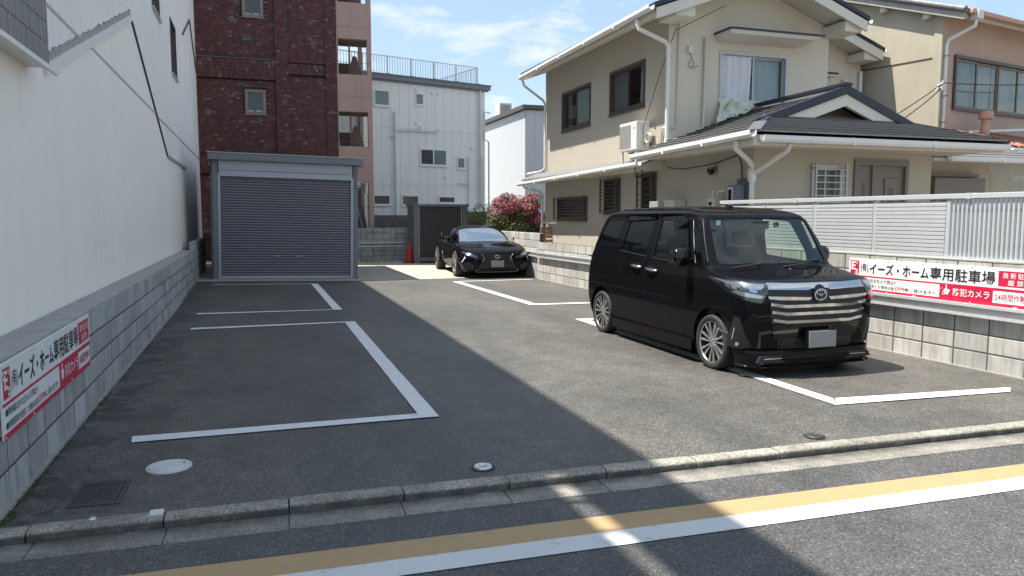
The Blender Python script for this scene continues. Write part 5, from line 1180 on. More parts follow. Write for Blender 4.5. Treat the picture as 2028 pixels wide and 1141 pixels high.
# ================================================================== VEHICLES
def lerp_tab(tab, z):
    if z <= tab[0][0]: return tab[0][1:]
    for a, b in zip(tab, tab[1:]):
        if z <= b[0]:
            t = (z - a[0]) / (b[0] - a[0]); return tuple(p + (q - p) * t for p, q in zip(a[1:], b[1:]))
    return tab[-1][1:]
class Loft:
    """closed body as a stack of plan outlines: z -> (front y, rear y, half width, front corner radius, rear corner radius, front bow)"""
    def __init__(s, tab): s.tab = tab
    def outline(s, z, nf=10, nc=12, ns=46, nr=8, nq=9):
        yf, yr, hw, rf, rr, bow = lerp_tab(s.tab, z); pts = []
        rf = min(rf, hw * .9); rr = min(rr, hw * .9)
        ex = 2.25
        yc = lambda x: yf + bow * (x / hw) ** 2
        x1 = hw - rf; y1 = yc(x1)
        for i in range(nf): x = x1 * i / nf; pts.append((x, yc(x)))
        ry = rf * 1.0; 
        for i in range(nc):
            a = math.pi / 2 * i / nc; pts.append((x1 + rf * math.sin(a) ** (2 / ex) if a > 0 else x1, y1 + ry * (1 - math.cos(a) ** (2 / ex))))
        ya = y1 + ry; yb = yr - rr
        for i in range(ns): pts.append((hw, ya + (yb - ya) * i / ns))
        for i in range(nq): a = math.pi / 2 * i / nq; pts.append((hw - rr * (1 - math.cos(a)), yb + rr * math.sin(a)))
        for i in range(nr + 1): pts.append(((hw - rr) * (1 - i / nr), yr))
        return pts
    def mesh(s, zs):
        rings = []
        for z in zs:
            h = s.outline(z); full = [(x, y) for x, y in h] + [(-x, y) for x, y in reversed(h[1:-1])]; rings.append([(x, y, z) for x, y in full])
        n = len(rings[0]); m = MB(); vs = [p for r_ in rings for p in r_]; fs = []
        for k in range(len(zs) - 1):
            for i in range(n): fs.append((k * n + i, k * n + (i + 1) % n, (k + 1) * n + (i + 1) % n, (k + 1) * n + i))
        fs.append(tuple(range(n))); fs.append(tuple((len(zs) - 1) * n + i for i in range(n)))
        return m.add(vs, fs)
    def side(s, y, z, sgn=-1):
        o = s.outline(z, 16, 24, 60, 4, 14); best = None
        for (x0, y0), (x1, y1) in zip(o, o[1:]):
            if y0 <= y <= y1 and y1 > y0 and x0 > .3: t = (y - y0) / (y1 - y0); best = x0 + (x1 - x0) * t; break
        return Vector((sgn * (best if best is not None else lerp_tab(s.tab, z)[2]), y, z))
    def arcl(s, d, z, sgn=-1):          # d = distance along the outline from the nose centre
        o = s.outline(z, 16, 24, 60, 4, 14); acc = 0
        for (x0, y0), (x1, y1) in zip(o, o[1:]):
            L = math.hypot(x1 - x0, y1 - y0)
            if acc + L >= d: t = (d - acc) / L if L else 0; return Vector((sgn * (x0 + (x1 - x0) * t), y0 + (y1 - y0) * t, z))
            acc += L
        return Vector((sgn * o[-1][0], o[-1][1], z))
def surf_patch(fn, poly, off, th, res, wrap=False):
    """polygon in parameter space carried onto a surface; off = lift, th = thickness"""
    xs = [p[0] for p in poly]; ys = [p[1] for p in poly]
    pts = []
    for (a, b) in zip(poly, poly[1:] + poly[:1]):
        L = math.hypot(b[0] - a[0], b[1] - a[1]); k = max(1, int(L / res))
        for i in range(k): pts.append((a[0] + (b[0] - a[0]) * i / k, a[1] + (b[1] - a[1]) * i / k))
    nb = len(pts); V = [Vector(p) for p in pts]
    def inside(p):
        c = False; j = nb - 1
        for i in range(nb):
            if (pts[i][1] > p[1]) != (pts[j][1] > p[1]) and p[0] < (pts[j][0] - pts[i][0]) * (p[1] - pts[i][1]) / (pts[j][1] - pts[i][1] + 1e-12) + pts[i][0]: c = not c
            j = i
        return c
    x = min(xs) + res * .6
    while x < max(xs):
        y = min(ys) + res * .6
        while y < max(ys):
            if inside((x, y)) and min((x - p[0]) ** 2 + (y - p[1]) ** 2 for p in pts) > (res * .45) ** 2: V.append(Vector((x, y)))
            y += res
        x += res
    r = delaunay_2d_cdt(V, [(i, (i + 1) % nb) for i in range(nb)], [list(range(nb))], 1, 1e-6)
    v2, ed, fc = r[0], r[1], r[2]
    P = [fn(p[0], p[1]) for p in v2]
    N = []
    e = res * .3
    for p in v2:
        a = fn(p[0] + e, p[1]) - fn(p[0] - e, p[1]); b = fn(p[0], p[1] + e) - fn(p[0], p[1] - e); n = a.cross(b)
        N.append(n.normalized() if n.length > 1e-12 else Vector((0, -1, 0)))
    return P, N, [tuple(f) for f in fc]
def patch_obj(name, mat, parent, fn, poly, off=.003, th=.0, res=.04, ref=None, smooth=50):
    P, N, F = surf_patch(fn, poly, off, th, res)
    c = ref if ref is not None else Vector((0, 2, .8)); m = MB()
    sg = [1 if n.dot(p - c) > 0 else -1 for p, n in zip(P, N)]
    top = [p + n * s_ * off for p, n, s_ in zip(P, N, sg)]
    if th:
        bot = [p + n * s_ * (off - th) for p, n, s_ in zip(P, N, sg)]; nv = len(P)
        cnt = {}
        for f in F:
            for a, b in zip(f, f[1:] + f[:1]): k = (min(a, b), max(a, b)); cnt[k] = cnt.get(k, 0) + 1
        m.add(top + bot, F + [tuple(i + nv for i in reversed(f)) for f in F] + [(a, b, b + nv, a + nv) for (a, b), k in cnt.items() if k == 1])
    else: m.add(top, F)
    return m.build(name, mat, parent, smooth=smooth, local=True)
def booled(name, base, cutters, op='DIFFERENCE', solver='EXACT'):
    o = bpy.data.objects.new('tmp', base); COL.objects.link(o); cs = []
    for cm in cutters:
        c = bpy.data.objects.new('cut', cm); COL.objects.link(c); c.hide_render = True; cs.append(c)
        md = o.modifiers.new('b', 'BOOLEAN'); md.operation = op; md.object = c; md.solver = solver
    dg = bpy.context.evaluated_depsgraph_get(); me = bpy.data.meshes.new_from_object(o.evaluated_get(dg)); me.name = name
    for q in cs + [o]: bpy.data.objects.remove(q)
    return me
def prism_mesh(poly, axis, a, b): return MB().prism(poly, axis, a, b).mesh('c')
def shrink(poly, d):
    n = len(poly); out = []; area = sum(poly[i][0] * poly[(i + 1) % n][1] - poly[(i + 1) % n][0] * poly[i][1] for i in range(n)); sg = 1 if area > 0 else -1
    for i in range(n):
        p0, p1, p2 = Vector(poly[i - 1]), Vector(poly[i]), Vector(poly[(i + 1) % n]); e1 = (p1 - p0).normalized(); e2 = (p2 - p1).normalized()
        n1 = Vector((-e1.y, e1.x)) * sg; n2 = Vector((-e2.y, e2.x)) * sg; b = (n1 + n2); b.normalize(); k = max(.4, b.dot(n1)); out.append(tuple(p1 + b * d / k))
    return out
def rounded(poly, r, n=3):
    out = []; N = len(poly)
    for i in range(N):
        p0, p1, p2 = Vector(poly[i - 1]), Vector(poly[i]), Vector(poly[(i + 1) % N]); a = (p0 - p1); b = (p2 - p1); rr = min(r, a.length * .45, b.length * .45)
        A = p1 + a.normalized() * rr; Bp = p1 + b.normalized() * rr
        for k in range(n + 1): t = k / n; out.append(tuple(A * (1 - t) ** 2 + p1 * 2 * t * (1 - t) + Bp * t ** 2))
    return out
def finish(me, mat, parent, name, sm=35):
    me.materials.clear(); me.materials.append(MT[mat]); me.polygons.foreach_set('use_smooth', [True] * len(me.polygons)); me.set_sharp_from_angle(angle=R(sm))
    return link(name, me, None, parent)
# ---- wheels
def wheel_set(r, rr, w, spokes, twist=0.0, pair=0.0, sw=.02):
    ty = MB(); h = w / 2
    prof = [(rr - .004, -h * .80), (rr + .006, -h * .92), (r * .90, -h), (r * .965, -h * .93), (r * .99, -h * .80), (r, -h * .55), (r, -h * .30), (r - .006, -h * .27), (r - .006, -h * .20), (r, -h * .17), (r, h * .17), (r - .006, h * .20), (r - .006, h * .27), (r, h * .30), (r, h * .55), (r * .99, h * .80), (r * .965, h * .93), (r * .90, h), (rr + .006, h * .92), (rr - .004, h * .80)]
    M = Matrix.Rotation(R(90), 4, 'Y'); ty.lathe(prof, 56, M); tyre = ty.mesh('tyre', smooth=45); tyre.materials.append(MT['tyre_rubber'])
    rm = MB(); rm.lathe([(rr * .30, -h * .0), (rr * .86, -h * .1), (rr * .93, h * .5), (rr * .945, h * .78), (rr * 1.0, h * .86), (rr * 1.0, h * .80), (rr * .99, h * .3), (rr * .95, -h * .8)], 48, M); rim = rm.mesh('rim', smooth=45); rim.materials.append(MT['dark_alloy'])
    lp = MB(); lp.lathe([(rr * .955, h * .78), (rr * .985, h * .875), (rr * 1.0, h * .865)], 56, M); lip = lp.mesh('rim_lip', smooth=45); lip.materials.append(MT['machined_alloy'])
    sp = MB(); x0, x1 = h * .45, h * .72
    def spoke(a0, a1):
        i0 = (rr * .16, a0 * 1.0); 
        def pt(rad, ang, wd, x): d = Vector((0, math.cos(ang), math.sin(ang))); t = Vector((0, -math.sin(ang), math.cos(ang))); return [d * rad + t * wd + Vector((x, 0, 0)), d * rad - t * wd + Vector((x, 0, 0))]
        q = pt(rr * .14, a0, sw * .42, h * .66) + pt(rr * .55, (a0 + a1) / 2, sw * .55, h * .74) + pt(rr * .97, a1, sw * .95, h * .80)
        q2 = [p - Vector((.02, 0, 0)) for p in q]
        sp.add(q + q2, [(0, 2, 3, 1), (2, 4, 5, 3), (6, 7, 9, 8), (8, 9, 11, 10), (0, 6, 8, 2), (2, 8, 10, 4), (1, 3, 9, 7), (3, 5, 11, 9), (4, 10, 11, 5), (0, 1, 7, 6)])
    spoke(twist, pair); spm = sp.mesh('spoke'); spm.materials.append(MT['machined_alloy'])
    hb = MB(); hb.lathe([(0, h * .76), (rr * .10, h * .75), (rr * .13, h * .70), (rr * .19, h * .66), (rr * .20, h * .2)], 20, M)
    for k in range(5):
        a = k * 2 * math.pi / 5; hb.lathe([(0, h * .72), (.008, h * .71), (.009, h * .6)], 8, Matrix.Translation((0, rr * .24 * math.cos(a), rr * .24 * math.sin(a))) @ M)
    hub = hb.mesh('hub', smooth=45); hub.materials.append(MT['machined_alloy'])
    dk = MB(); dk.lathe([(0, h * .2), (rr * .74, h * .2), (rr * .74, h * .1)], 32, M); disc = dk.mesh('brake_disc', smooth=45); disc.materials.append(MT['dark_alloy'])
    return tyre, rim, lip, spm, hub, disc, spokes
def put_wheel(parent, ws, loc, sgn):
    tyre, rim, lip, spm, hub, disc, spokes = ws
    w = link('wheel', rim, None, parent, loc); w.scale = (sgn, 1, 1)
    for nm, me_ in (('tyre', tyre), ('rim_lip', lip), ('hub', hub), ('brake_disc', disc)): link(nm, me_, None, w)
    for i, a in enumerate(spokes): o = link('spoke', spm, None, w); o.rotation_euler = (a, 0, 0)
    return w
def ellipse_ring(m, c, a, b, r, u, v, n=28, depth=None):
    c = Vector(c); u = Vector(u); v = Vector(v); nrm = u.cross(v).normalized()
    ps = [c + u * a * math.cos(2 * math.pi * k / n) + v * b * math.sin(2 * math.pi * k / n) for k in range(n)]
    vs = []; fs = []
    for k, p in enumerate(ps):
        rad = (p - c).normalized()
        for j in range(6): t = 2 * math.pi * j / 6; vs.append(p + rad * r * math.cos(t) + nrm * r * .8 * math.sin(t))
    for k in range(n):
        for j in range(6): k2 = (k + 1) % n; j2 = (j + 1) % 6; fs.append((k * 6 + j, k * 6 + j2, k2 * 6 + j2, k2 * 6 + j))
    m.add(vs, fs); return m

# ------------------------------------------------------------------ black boxy minivan
VAN = thing('minivan', 'black boxy minivan with chrome grille bars parked by the right wall', 'car', (5.365, 6.20, 0), 0, 'parked black cars')
# z: yf, yr, hw, rf, rr, bow
vt_ = [(.165, .10, 3.80, .790, .30, .20, .05), (.30, .045, 3.88, .818, .30, .22, .06), (.45, .02, 3.93, .832, .30, .22, .06), (.60, .005, 3.94, .836, .30, .22, .06), (.74, .0, 3.93, .836, .30, .22, .06), (.86, .008, 3.91, .834, .30, .22, .06),
       (.915, .03, 3.895, .832, .30, .22, .06), (.95, .075, 3.885, .830, .30, .22, .06), (.975, .15, 3.878, .828, .30, .22, .06), (.995, .25, 3.872, .825, .29, .22, .06), (1.015, .37, 3.866, .822, .27, .21, .07), (1.035, .48, 3.86, .820, .25, .21, .075), (1.055, .575, 3.85, .818, .22, .21, .08), (1.075, .640, 3.84, .816, .19, .20, .085),
       (1.12, .685, 3.80, .812, .16, .20, .09), (1.22, .750, 3.755, .797, .14, .19, .09), (1.34, .825, 3.70, .772, .13, .19, .085), (1.46, .90, 3.645, .744, .13, .19, .08), (1.56, .965, 3.60, .716, .14, .20, .08),
       (1.61, 1.01, 3.57, .698, .16, .22, .08), (1.645, 1.08, 3.53, .672, .20, .25, .08), (1.672, 1.19, 3.47, .640, .25, .30, .08), (1.695, 1.34, 3.38, .590, .30, .34, .08), (1.712, 1.52, 3.26, .525, .34, .36, .07), (1.725, 1.75, 3.08, .43, .34, .36, .06), (1.733, 2.0, 2.85, .30, .26, .26, .05)]
VL = Loft(vt_)
vz = [.165, .20, .25, .30, .36, .42, .48, .54, .60, .66, .72, .78, .83, .87, .90, .92, .94, .955, .965, .975, .985, .995, 1.005, 1.015, 1.025, 1.035, 1.045, 1.055, 1.065, 1.075, 1.09, 1.12, 1.16, 1.22, 1.28, 1.34, 1.40, 1.46, 1.52, 1.56, 1.59, 1.61, 1.63, 1.645, 1.66, 1.672, 1.684, 1.695, 1.704, 1.712, 1.719, 1.725, 1.733]
base = VL.mesh(vz).mesh('van_shell')
tmp = bpy.data.objects.new('tmp', base); COL.objects.link(tmp); md = tmp.modifiers.new('s', 'SOLIDIFY'); md.thickness = .022; md.offset = -1; md.use_even_offset = False
dg = bpy.context.evaluated_depsgraph_get(); shell = bpy.data.meshes.new_from_object(tmp.evaluated_get(dg)); bpy.data.objects.remove(tmp)
AXF, AXR, WZ = .65, 3.335, .287
def disc_poly(cy, cz, r, n=40): return [(cy + r * math.cos(2 * math.pi * k / n), cz + r * math.sin(2 * math.pi * k / n)) for k in range(n)]
cut_arch = [prism_mesh(disc_poly(AXF, WZ + .012, .345), 'x', a, b) for a, b in ((-1, -.50), (.50, 1))] + [prism_mesh(disc_poly(AXR, WZ + .012, .345), 'x', a, b) for a, b in ((-1, -.50), (.50, 1))]
W_Q = rounded([(3.56, 1.215), (3.36, 1.555), (2.92, 1.555), (2.98, 1.20)], .04)
W_S = rounded([(2.78, 1.175), (2.70, 1.575), (2.07, 1.585), (2.115, 1.13)], .035)
W_F = rounded([(1.92, 1.13), (1.90, 1.585), (1.44, 1.575), (1.36, 1.53), (1.17, 1.20), (1.15, 1.085)], .035)
W_A = rounded([(1.19, 1.555), (1.075, 1.565), (.815, 1.13), (1.0, 1.125)], .03)
sidecuts = [prism_mesh(w_, 'x', -1.0, 1.0) for w_ in (W_Q, W_S, W_F, W_A)]
W_W = rounded([(-.70, 1.105), (.70, 1.105), (.635, 1.585), (-.635, 1.585)], .05)
fcut = prism_mesh(W_W, 'y', .2, 1.30)
W_R = rounded([(-.62, 1.15), (.62, 1.15), (.56, 1.54), (-.56, 1.54)], .06)
rcut = prism_mesh(W_R, 'y', 3.2, 4.1)
D_F = [(1.995, 1.635), (2.06, 1.12), (2.165, .86), (2.18, .62), (2.15, .245), (1.20, .245), (1.135, .50), (1.13, .80), (1.085, 1.05), (1.16, 1.12), (1.36, 1.60), (1.46, 1.635)]
D_S = [(2.005, 1.635), (2.07, 1.12), (2.175, .86), (2.19, .62), (2.16, .245), (2.92, .245), (3.04, .42), (3.09, .62), (3.08, .80), (2.99, 1.10), (2.93, 1.15), (2.85, 1.20), (2.78, 1.635)]
HOOD = [(-.62, -.05), (.62, -.05), (.70, .20), (.715, .60), (.5, .645), (-.5, .645), (-.715, .60), (-.70, .20)]
body_cut = cut_arch + sidecuts + [fcut, rcut]
sh1 = booled('van_cut', shell, body_cut)
gapcut = []
for P_ in (D_F, D_S):
    for (a, b) in ((-1.0, -.45), (.45, 1.0)): gapcut.append(prism_mesh(P_, 'x', a, b))
hoodcut = prism_mesh(HOOD, 'z', .925, 1.2)
vbody = booled('body', sh1, gapcut + [hoodcut])
finish(vbody, 'paint_black', VAN, 'body')
for P_, nm in ((D_F, 'front_door'), (D_S, 'sliding_door')):
    for (a, b, sgn) in ((-1.0, -.45, -1), (.45, 1.0, 1)):
        dme = booled(nm, sh1, [prism_mesh(shrink(P_, .0045), 'x', a, b)], 'INTERSECT'); d = finish(dme, 'paint_black', VAN, nm)
        sf = lambda y, z, s=sgn: VL.side(y, z, s)
        y0, y1, zz = (1.80, 2.07, .965) if nm == 'front_door' else (2.20, 2.45, .985)
        m = MB(); pp = [sf(y0 + (y1 - y0) * t, zz + .018 * t) + Vector((sgn * (.004 + .036 * math.sin(math.pi * min(1, max(0, t))) ** .5), 0, 0)) for t in (i / 8 for i in range(9))]
        m.tube(pp, [.011, .016, .018, .019, .019, .019, .018, .016, .011], 10); m.build('handle', 'chrome', d, smooth=60, local=True)
        patch_obj('handle_cup', 'gloss_black', d, sf, rounded([(y0 + .05, zz - .035), (y1 - .04, zz - .035), (y1 - .04, zz + .05), (y0 + .05, zz + .05)], .03), .001, 0, .03)
        g = W_F if nm == 'front_door' else W_S
        patch_obj('window_glass', 'coupe_side_glass' if nm == 'front_door' else 'privacy_glass', d, sf, g, -.008, .0, .06)
        vis = [(1.92, 1.60), (1.92, 1.665), (1.45, 1.655), (1.30, 1.60), (1.10, 1.19), (1.16, 1.19), (1.36, 1.535), (1.46, 1.58)] if nm == 'front_door' else [(2.80, 1.575), (2.79, 1.65), (2.03, 1.665), (2.03, 1.60)]
        patch_obj('door_visor', 'visor_smoke', d, sf, [(y, z - .03) for y, z in vis], .018, .004, .05)
        bm__ = MB(); bl_ = [(2.80, 1.165), (2.10, 1.118)] if nm == 'sliding_door' else [(1.94, 1.115), (1.14, 1.072)]
        bm__.tube([sf(bl_[0][0] + (bl_[1][0] - bl_[0][0]) * t, bl_[0][1] + (bl_[1][1] - bl_[0][1]) * t) + Vector((sgn * .003, 0, 0)) for t in (i / 8 for i in range(9))], .006, 6); bm__.build('belt_moulding', 'black_plastic', d, local=True)
hm = booled('hood', sh1, [prism_mesh(shrink(HOOD, .004), 'z', .928, 1.2)], 'INTERSECT'); finish(hm, 'paint_black', VAN, 'hood')
for sgn in (-1, 1):
    sf = lambda y, z, s=sgn: VL.side(y, z, s)
    patch_obj('quarter_window', 'privacy_glass', VAN, sf, W_Q, -.006, 0, .06); patch_obj('pillar_window', 'coupe_side_glass', VAN, sf, W_A, -.006, 0, .05)
    patch_obj('wheel_arch_liner', 'black_plastic', VAN, lambda a, x, c=AXF: Vector((x, c + .346 * math.cos(a), WZ + .012 + .346 * math.sin(a))), [(-.6, sgn * .42), (3.75, sgn * .42), (3.75, sgn * .80), (-.6, sgn * .80)], 0, 0, .12); patch_obj('wheel_arch_liner', 'black_plastic', VAN, lambda a, x, c=AXR: Vector((x, c + .346 * math.cos(a), WZ + .012 + .346 * math.sin(a))), [(-.6, sgn * .42), (3.75, sgn * .42), (3.75, sgn * .80), (-.6, sgn * .80)], 0, 0, .12)
    # pillar trim in brushed chrome, side sill skirt
    m = MB(); m.tube([sf(.80 + .0, 1.118), sf(.93, 1.34), sf(1.075, 1.572)], .008, 6); m.build('pillar_trim', 'dark_alloy', VAN, local=True, smooth=60)
    m = MB(); m.tube([sf(1.0, 1.105), sf(1.10, 1.33), sf(1.21, 1.56)], .0035, 6); m.build('pillar_trim', 'silver_frame', VAN, local=True, smooth=60)
    m = MB(); m.prism([(1.02, .13), (2.98, .13), (3.02, .25), (2.90, .262), (1.10, .262), (1.0, .25)], 'x', sgn * .77, sgn * .838); m.build('side_skirt', 'paint_black', VAN, local=True, bevel=.012)
    # mirror
    mr = MB(); mr.lathe([(.0, -.085), (.06, -.08), (.098, -.05), (.108, .0), (.102, .055), (.07, .085), (.0, .095)], 20, Matrix.Translation((sgn * .945, 1.10, 1.165)) @ Matrix.Diagonal((1.12, .62, 1.0, 1)) @ Matrix.Rotation(R(90), 4, 'Y')); mo = mr.build('mirror', 'gloss_black', VAN, smooth=60, local=True)
    ma = MB(); ma.bar((sgn * .80, 1.13, 1.10), (sgn * .88, 1.11, 1.12), .07, .05); ma.build('mirror_arm', 'black_plastic', mo, local=True, bevel=.012)
    mg = MB(); mg.box(sgn * .945 - .085, sgn * .945 + .085, 1.158, 1.164, 1.095, 1.235); mg.build('mirror_glass', 'chrome', mo, local=True, bevel=.003)
    # lamps wrap round the corner
    af = lambda d_, z, s=sgn: VL.arcl(d_, z, s)
    LP = [(.565, .945), (.60, .86), (.66, .755), (.90, .80), (1.10, .865), (1.19, .91), (1.215, .985), (1.12, .985), (.90, .965)]
    lm = patch_obj('headlight', 'gloss_black', VAN, af, LP, .004, 0, .04)
    patch_obj('reflector', 'lamp_reflector', lm, af, [(.60, .935), (.66, .885), (.90, .905), (1.16, .965), (1.12, .975), (.90, .955)], .008, 0, .03); patch_obj('reflector', 'lamp_reflector', lm, af, [(.64, .83), (.66, .80), (.84, .82), (.98, .855), (.92, .875), (.80, .86)], .007, 0, .03)
    for k in range(4): patch_obj('projector', 'lamp_reflector', lm, af, rounded([(.70 + k * .095, .855 + k * .012), (.77 + k * .095, .868 + k * .012), (.77 + k * .095, .90 + k * .012), (.70 + k * .095, .885 + k * .012)], .012), .009, 0, .03)
    patch_obj('lens', 'lamp_glass', lm, af, LP, .016, 0, .04)
    FG = [(.86, .60), (.93, .61), (1.0, .30), (.82, .285), (.72, .32), (.80, .45)]
    fg = patch_obj('fog_bezel', 'black_plastic', VAN, af, FG, .012, .02, .04)
    patch_obj('fog_lamp', 'lamp_reflector', fg, af, disc_poly(.86, .335, .020, 14), .016, 0, .02); patch_obj('accent_strip', 'silver_frame', fg, af, [(.905, .50), (.915, .50), (.93, .38), (.92, .38)], .015, 0, .03)
    patch_obj('accent_strip', 'chrome', VAN, af, [(1.0, .425), (1.14, .438), (1.14, .446), (1.0, .436)], .006, .004, .04)
patch_obj('windshield', 'windshield_glass', VAN, lambda x, z: Vector((x, lerp_tab(vt_, z)[0] + lerp_tab(vt_, z)[5] * (x / lerp_tab(vt_, z)[2]) ** 2, z)), W_W, -.006, 0, .06)
patch_obj('rear_window', 'privacy_glass', VAN, lambda x, z: Vector((x, lerp_tab(vt_, z)[1], z)), W_R, -.006, 0, .08)
front = lambda x, z: Vector((x, lerp_tab(vt_, z)[0] + lerp_tab(vt_, z)[5] * (x / lerp_tab(vt_, z)[2]) ** 2, z)) if abs(x) < .53 else VL.arcl(.0 + abs(x) * 1.005, z, -1 if x < 0 else 1)
# grille
GRL = patch_obj('grille', 'black_plastic', VAN, front, [(-.56, .945), (.56, .945), (.60, .86), (.57, .76), (.55, .55), (-.55, .55), (-.57, .76), (-.60, .86)], .004, 0, .04)
def bar_(poly, mat='chrome', off=.022, th=.02, nm='grille_bar'): return patch_obj(nm, mat, GRL, front, poly, off, th, .04)
bar_([(-.575, .945), (-.3, .935), (.3, .935), (.575, .945), (.585, .885), (.50, .882), (.14, .872), (.09, .888), (-.09, .888), (-.14, .872), (-.50, .882), (-.585, .885)], off=.016, th=.014)
bar_([(-.60, .825), (-.10, .805), (-.13, .775), (-.47, .785), (-.59, .80)]); bar_([(.60, .825), (.10, .805), (.13, .775), (.47, .785), (.59, .80)])
for zc, w0, w1 in ((.725, .575, .40), (.650, .56, .39), (.570, .545, .38)):
    bar_([(-w0, zc + .035), (-w0, zc + .008), (-w1, zc - .018), (w1, zc - .018), (w0, zc + .008), (w0, zc + .035), (w1, zc + .012), (-w1, zc + .012)], off=.03, th=.03)
bar_(disc_poly(0, .83, .088, 28), 'gloss_black', .02, .02, 'emblem_base')
em_ = MB(); fy = front(0, .83).y - .028
ellipse_ring(em_, (0, fy, .83), .070, .055, .0055, (1, 0, 0), (0, 0, 1)); ellipse_ring(em_, (0, fy, .850), .050, .024, .0045, (1, 0, 0), (0, 0, 1)); ellipse_ring(em_, (0, fy, .832), .015, .048, .0042, (1, 0, 0), (0, 0, 1)); em_.build('emblem', 'chrome', VAN, smooth=60, local=True)
# lower bumper: intake, plate, lip spoiler
patch_obj('lower_panel', 'gloss_black', VAN, front, [(-.54, .545), (.54, .545), (.50, .40), (-.50, .40)], .008, 0, .05)
patch_obj('intake', 'black_plastic', VAN, front, [(-.46, .395), (.46, .395), (.44, .285), (-.44, .285)], .007, 0, .05)
m = MB()
for k in range(3): m.box(-.43, .43, front(0, .3).y - .01, front(0, .3).y + .02, .30 + k * .032, .312 + k * .032)
m.build('intake_slat', 'gloss_black', VAN, local=True)
pl = MB(); pl.box(-.165, .165, -.075, -.062, .305, .47); po = pl.build('licence_plate', 'plate_grey', VAN, bevel=.006, local=True); B('plate_holder', 'black_plastic', po, (-.175, .175, -.061, -.02, .295, .48), local=True)
lip = MB(); prof = []
def lip_ring(z, ext, n=40):
    o = VL.outline(.25, 16, 24, 60, 4, 14); half = [p for p in o if p[1] < .31]; out = []
    for (x, y) in half: d = Vector((x * .45, y - .75)).normalized(); out.append((x + abs(d.x) * ext * .35, y - ext * max(0, -d.y)))
    return [(-x, y, z) for x, y in reversed(out[1:])] + [(x, y, z) for x, y in out]
rings = [lip_ring(.285, -.01), lip_ring(.272, .05), lip_ring(.20, .062), lip_ring(.135, .052), lip_ring(.118, .085), lip_ring(.110, .083), lip_ring(.112, -.05)]
n_ = len(rings[0]); lip.add([p for r_ in rings for p in r_], [(k * n_ + i, k * n_ + i + 1, (k + 1) * n_ + i + 1, (k + 1) * n_ + i) for k in range(len(rings) - 1) for i in range(n_ - 1)])
lpo = lip.build('lip_spoiler', 'paint_black', VAN, smooth=35, local=True)
for sgn in (-1, 1):
    m = MB(); yy = rings[2][n_ // 2][1]
    m.prism([(sgn * .40, .235), (sgn * .66, .225), (sgn * .70, .165), (sgn * .36, .150)], 'y', yy + .02, yy + .055); m.build('lip_inlet', 'black_plastic', lpo, local=True)
    m = MB(); m.box(sgn * .42, sgn * .62, yy + .01, yy + .03, .195, .202); m.build('lip_inlet', 'silver_frame', lpo, local=True)
# wipers, antenna, washer nozzle, roof rails lines
for (x0, x1) in ((-.52, .05), (.12, .60)):
    w = MB(); y_ = front(0, 1.11).y; w.tube([(x0 - .1, .60, 1.068), (x0 + .12, .62, 1.09), (x0 + .3, .655, 1.105)], .009, 6); w.bar((x0, y_ + .02, 1.095), (x1, y_ + .045, 1.125), .018, .022); w.build('wiper', 'black_rubber', VAN, local=True)
m = MB(); m.bar((-.1, 1.40, 1.722), (-.1, 1.46, 1.735), .05, .03); m.tube([(-.1, 1.42, 1.735), (-.1, 1.25, 1.762)], .006, 6) if False else m.tube([(-.1, 1.44, 1.738), (-.22, 1.44, 1.75)], .006, 6); m.build('antenna', 'black_plastic', VAN, local=True)
m = MB(); m.lathe([(0, .012), (.008, .008), (.01, 0)], 8, Matrix.Translation((.05, .52, 1.048))); m.build('washer_nozzle', 'chrome', VAN, local=True)
for sgn in (-1, 1):
    m = MB(); m.tube([(sgn * .56, 1.33, 1.700), (sgn * .565, 2.0, 1.713), (sgn * .56, 3.2, 1.700)], .008, 6); m.build('roof_moulding', 'black_rubber', VAN, local=True)
# interior
def seat(x, y, nm='seat'):
    s_ = MB(); s_.box(x - .23, x + .23, y - .22, y + .25, .55, .72); s_.add(*MB().box(0, 0, 0, 0, 0, 0) and ([], []))
    so = s_.build(nm, 'seat_fabric', VAN, bevel=.05, local=True); b_ = MB(); b_.obox((x, y + .30, .95), (.46, .15, .58), Matrix.Rotation(R(-14), 3, 'X')); b_.build('backrest', 'seat_fabric', so, bevel=.055, local=True)
    h_ = MB(); h_.obox((x, y + .385, 1.345), (.25, .10, .17), Matrix.Rotation(R(-8), 3, 'X')); h_.build('headrest', 'seat_fabric', so, bevel=.04, local=True)
for x in (-.37, .37): seat(x, 1.45); seat(x, 2.35)
B('floor', 'dark_interior', VAN, (-.74, .74, .75, 3.7, .30, .34), local=True); m = MB(); m.prism([(.70, 1.085), (1.02, 1.07), (1.12, .95), (1.10, .55), (.72, .55)], 'x', -.74, .74); m.build('dashboard', 'dash_plastic', VAN, local=True, bevel=.03)
sw_ = MB(); sw_.lathe([(.17, -.012), (.187, 0), (.17, .012), (.155, 0)], 28, Matrix.Translation((-.37, 1.22, 1.03)) @ Matrix.Rotation(R(62), 4, 'X'), True); sw_.build('steering_wheel', 'black_plastic', VAN, smooth=60, local=True)
m = MB(); m.box(-.12, .10, .955, 1.02, 1.47, 1.56); m.build('camera_unit', 'black_plastic', VAN, local=True, bevel=.015); m = MB(); m.obox((.0, 1.05, 1.44), (.22, .025, .06), Matrix.Rotation(R(0), 3, 'X')); m.build('rear_view_mirror', 'black_plastic', VAN, local=True, bevel=.01)
m = MB(); m.box(.16, .23, .95, .975, 1.49, 1.545); m.build('dash_camera', 'black_plastic', VAN, local=True, bevel=.015)
m = MB(); m.box(-.615, -.565, .915, .918, 1.515, 1.565); m.build('inspection_sticker', 'sticker_green', VAN, local=True)
